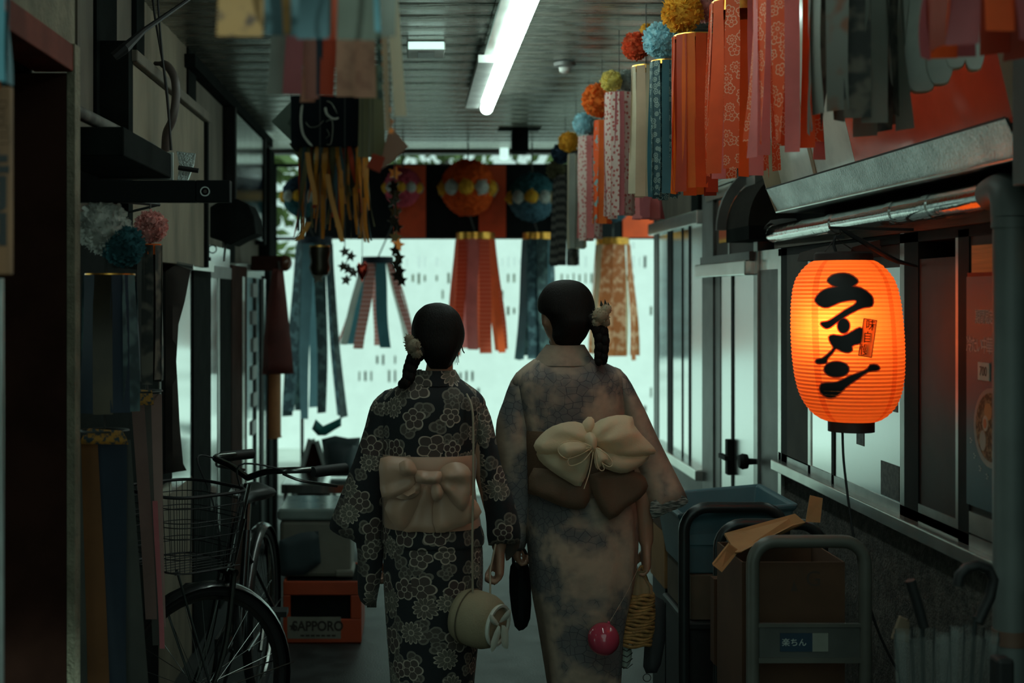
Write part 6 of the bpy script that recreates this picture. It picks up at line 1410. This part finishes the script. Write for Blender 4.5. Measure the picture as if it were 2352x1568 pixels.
bowp('bow_fold', [(1345,1008),(1362,1015),(1378,1032),(1376,1046),(1362,1040),(1350,1056),(1342,1040)], .05, -.245, seed=29, edge=.02, wr=.006, **k3)
bowp('bow_knot', [(1322,985),(1335,975),(1348,985),(1350,1008),(1340,1022),(1326,1010)], .09, -.225, seed=30, edge=.03, wr=.005, **k3)
for pts in ([(1334,1004),(1300,992),(1270,998),(1262,1014),(1280,1030),(1310,1022),(1334,1008)], [(1334,1006),(1300,1016),(1284,1034),(1290,1046),(1316,1036),(1336,1012)], [(1346,1008),(1366,1020),(1380,1040),(1372,1048),(1354,1036),(1345,1014)], [(1344,1010),(1346,1040),(1354,1056),(1362,1052),(1352,1030)], [(1318,1096),(1330,1060),(1338,1016)]):
    obj('bow_edge', MB().tube(cr([P(a,b,D)+Vector((0,-.262,0)) for a, b in pts], 4, False), .0016, 5), GAU, ob2)
# ---------------------------------------------------------------- what she carries
WIC = mat('straw_wicker', (.36,.19,.06), .7, var=.3, scale=40, bump=.5, bscale=120)
wk = thing('wicker_bag', 'small ribbed straw bag in the taller woman hand', 'bag', P(1462,1482,4.40)); Dw = 4.40; sw = Dw/F
for i in range(15):
    f = i/14; py = 1365+112*f; rx = (32+9*math.sin(f*2.2)-2*f)*sw; cx = PX(1468-12*f, Dw); ph = i*1.3
    obj('coil', MB().tube([(cx+math.cos(a)*rx, Dw+math.sin(a)*rx*.62, PZ(py,Dw)+.0035*math.sin(4*a+ph)) for a in [2*PI*j/28 for j in range(28)]], .0068, 7, closed=True), WIC, wk)
obj('liner', secloft(MB(), [(1364,1444,1490,.045,0),(1400,1440,1492,.05,0),(1450,1432,1486,.05,0),(1474,1432,1482,.045,0)], Dw, 24, wr=0), mat('dark_straw', (.12,.06,.02), .8), wk)
obj('drawstring_cloth', MB().loft([[Vector((PX(1468,Dw)+math.cos(a)*r_*(1+.12*math.cos(7*a)), Dw+math.sin(a)*r_*.62*(1+.12*math.cos(7*a)), PZ(y_,Dw))) for a in [2*PI*j/42 for j in range(42)]] for y_, r_ in ((1364,.042),(1345,.040),(1330,.024),(1322,.014),(1312,.026),(1308,.030))], cap=False), mat('straw_cloth', (.38,.26,.14), .8, trans=.2), wk, smooth=70)
for a in (1450, 1488): obj('handle', MB().tube(cr([P(a,1362,Dw), P(a+(1472-a)*.2,1330,Dw), P(1474,1298,Dw)], 4, False), .004, 6), WIC, wk)
fu = thing('closed_umbrella', 'folded grey umbrella hanging behind the straw bag', 'umbrella', P(1500,1560,4.52)); Df = 4.52
obj('cloth', pillow(MB(), [(PX(a,Df), PZ(b,Df)) for a, b in [(1490,1372),(1502,1366),(1524,1378),(1530,1400),(1528,1470),(1518,1525),(1508,1545),(1484,1546),(1477,1530),(1482,1450),(1488,1400)]], Df, .06, .012, .03, wr=.01, wf=(40,3)), mat('grey_umbrella_cloth', (.045,.048,.052), .6), fu, smooth=75)
obj('wrist_loop', MB().tube([P(1486+9*math.cos(a), 1556+9*math.sin(a), Df) for a in [2*PI*i/14 for i in range(14)]], .0015, 5, closed=True), INK, fu)
obj('tip', MB().tube([P(1500,1372,Df), P(1494,1350,Df), P(1480,1310,4.46)], .003, 6), INK, fu)
wbn = thing('water_balloon', 'pink water balloon yoyo hanging by her knee', 'balloon', P(1386,1506,4.17)); 
obj('skin', MB().ball(P(1386,1467,4.17), 37*4.17/F, 37*4.17/F, 38*4.17/F, 28, 20), mat('pink_rubber', (.50,.055,.095), .12, var=.1, coat=.4), wbn)
obj('knot', MB().ball(P(1398,1432,4.17), .006, .006, .009, 8, 6), mat('pink_rubber', (.50,.055,.095), .12), wbn); obj('elastic', MB().tube([P(1398,1432,4.17), P(1440,1360,4.24), P(1470,1296,4.36)], .0009, 4), CRD, wbn)
nt = thing('net_pouch', 'small white netted pouch under the straw bag', 'bag', P(1436,1536,4.42))
obj('pouch', pillow(MB(), [(PX(a,4.42), PZ(b,4.42)) for a, b in cr([(1426,1470),(1444,1478),(1452,1500),(1446,1526),(1432,1536),(1424,1520)], 2)], 4.42, .05, .008, .02), mat('white_mesh', (.55,.60,.52), .6, trans=.3), nt, smooth=75)
for i in range(4): obj('net_cord', MB().tube([P(1424,1484+14*i,4.42)+Vector((0,-.022,0)), P(1437,1490+13*i,4.42)+Vector((0,-.029,0)), P(1451,1482+13*i,4.42)+Vector((0,-.018,0))], .0014, 4), INK, nt)
obj('cord', MB().tube([P(1436,1472,4.42), P(1465,1300,4.44)], .0012, 4), INK, nt)
bt = obj('black_tote', pillow(MB(), [(PX(a,4.53), PZ(b,4.53)) for a, b in cr([(1172,1300),(1186,1290),(1212,1290),(1220,1350),(1218,1420),(1202,1446),(1182,1438),(1170,1360)], 2)], 4.53, .10, .02, .05, wr=.02), mat('black_cloth_bag', (.008,.010,.010), .8, spec=.1)); tag(bt, 'black cloth bag hanging between the two women', 'bag')
for a in (1180, 1208): obj('handle', MB().tube(cr([P(a,1296,4.53), P(a,1270,4.52), P(1194,1250,4.48)], 4, False), .006, 6), INK, bt)
texts_to_mesh()
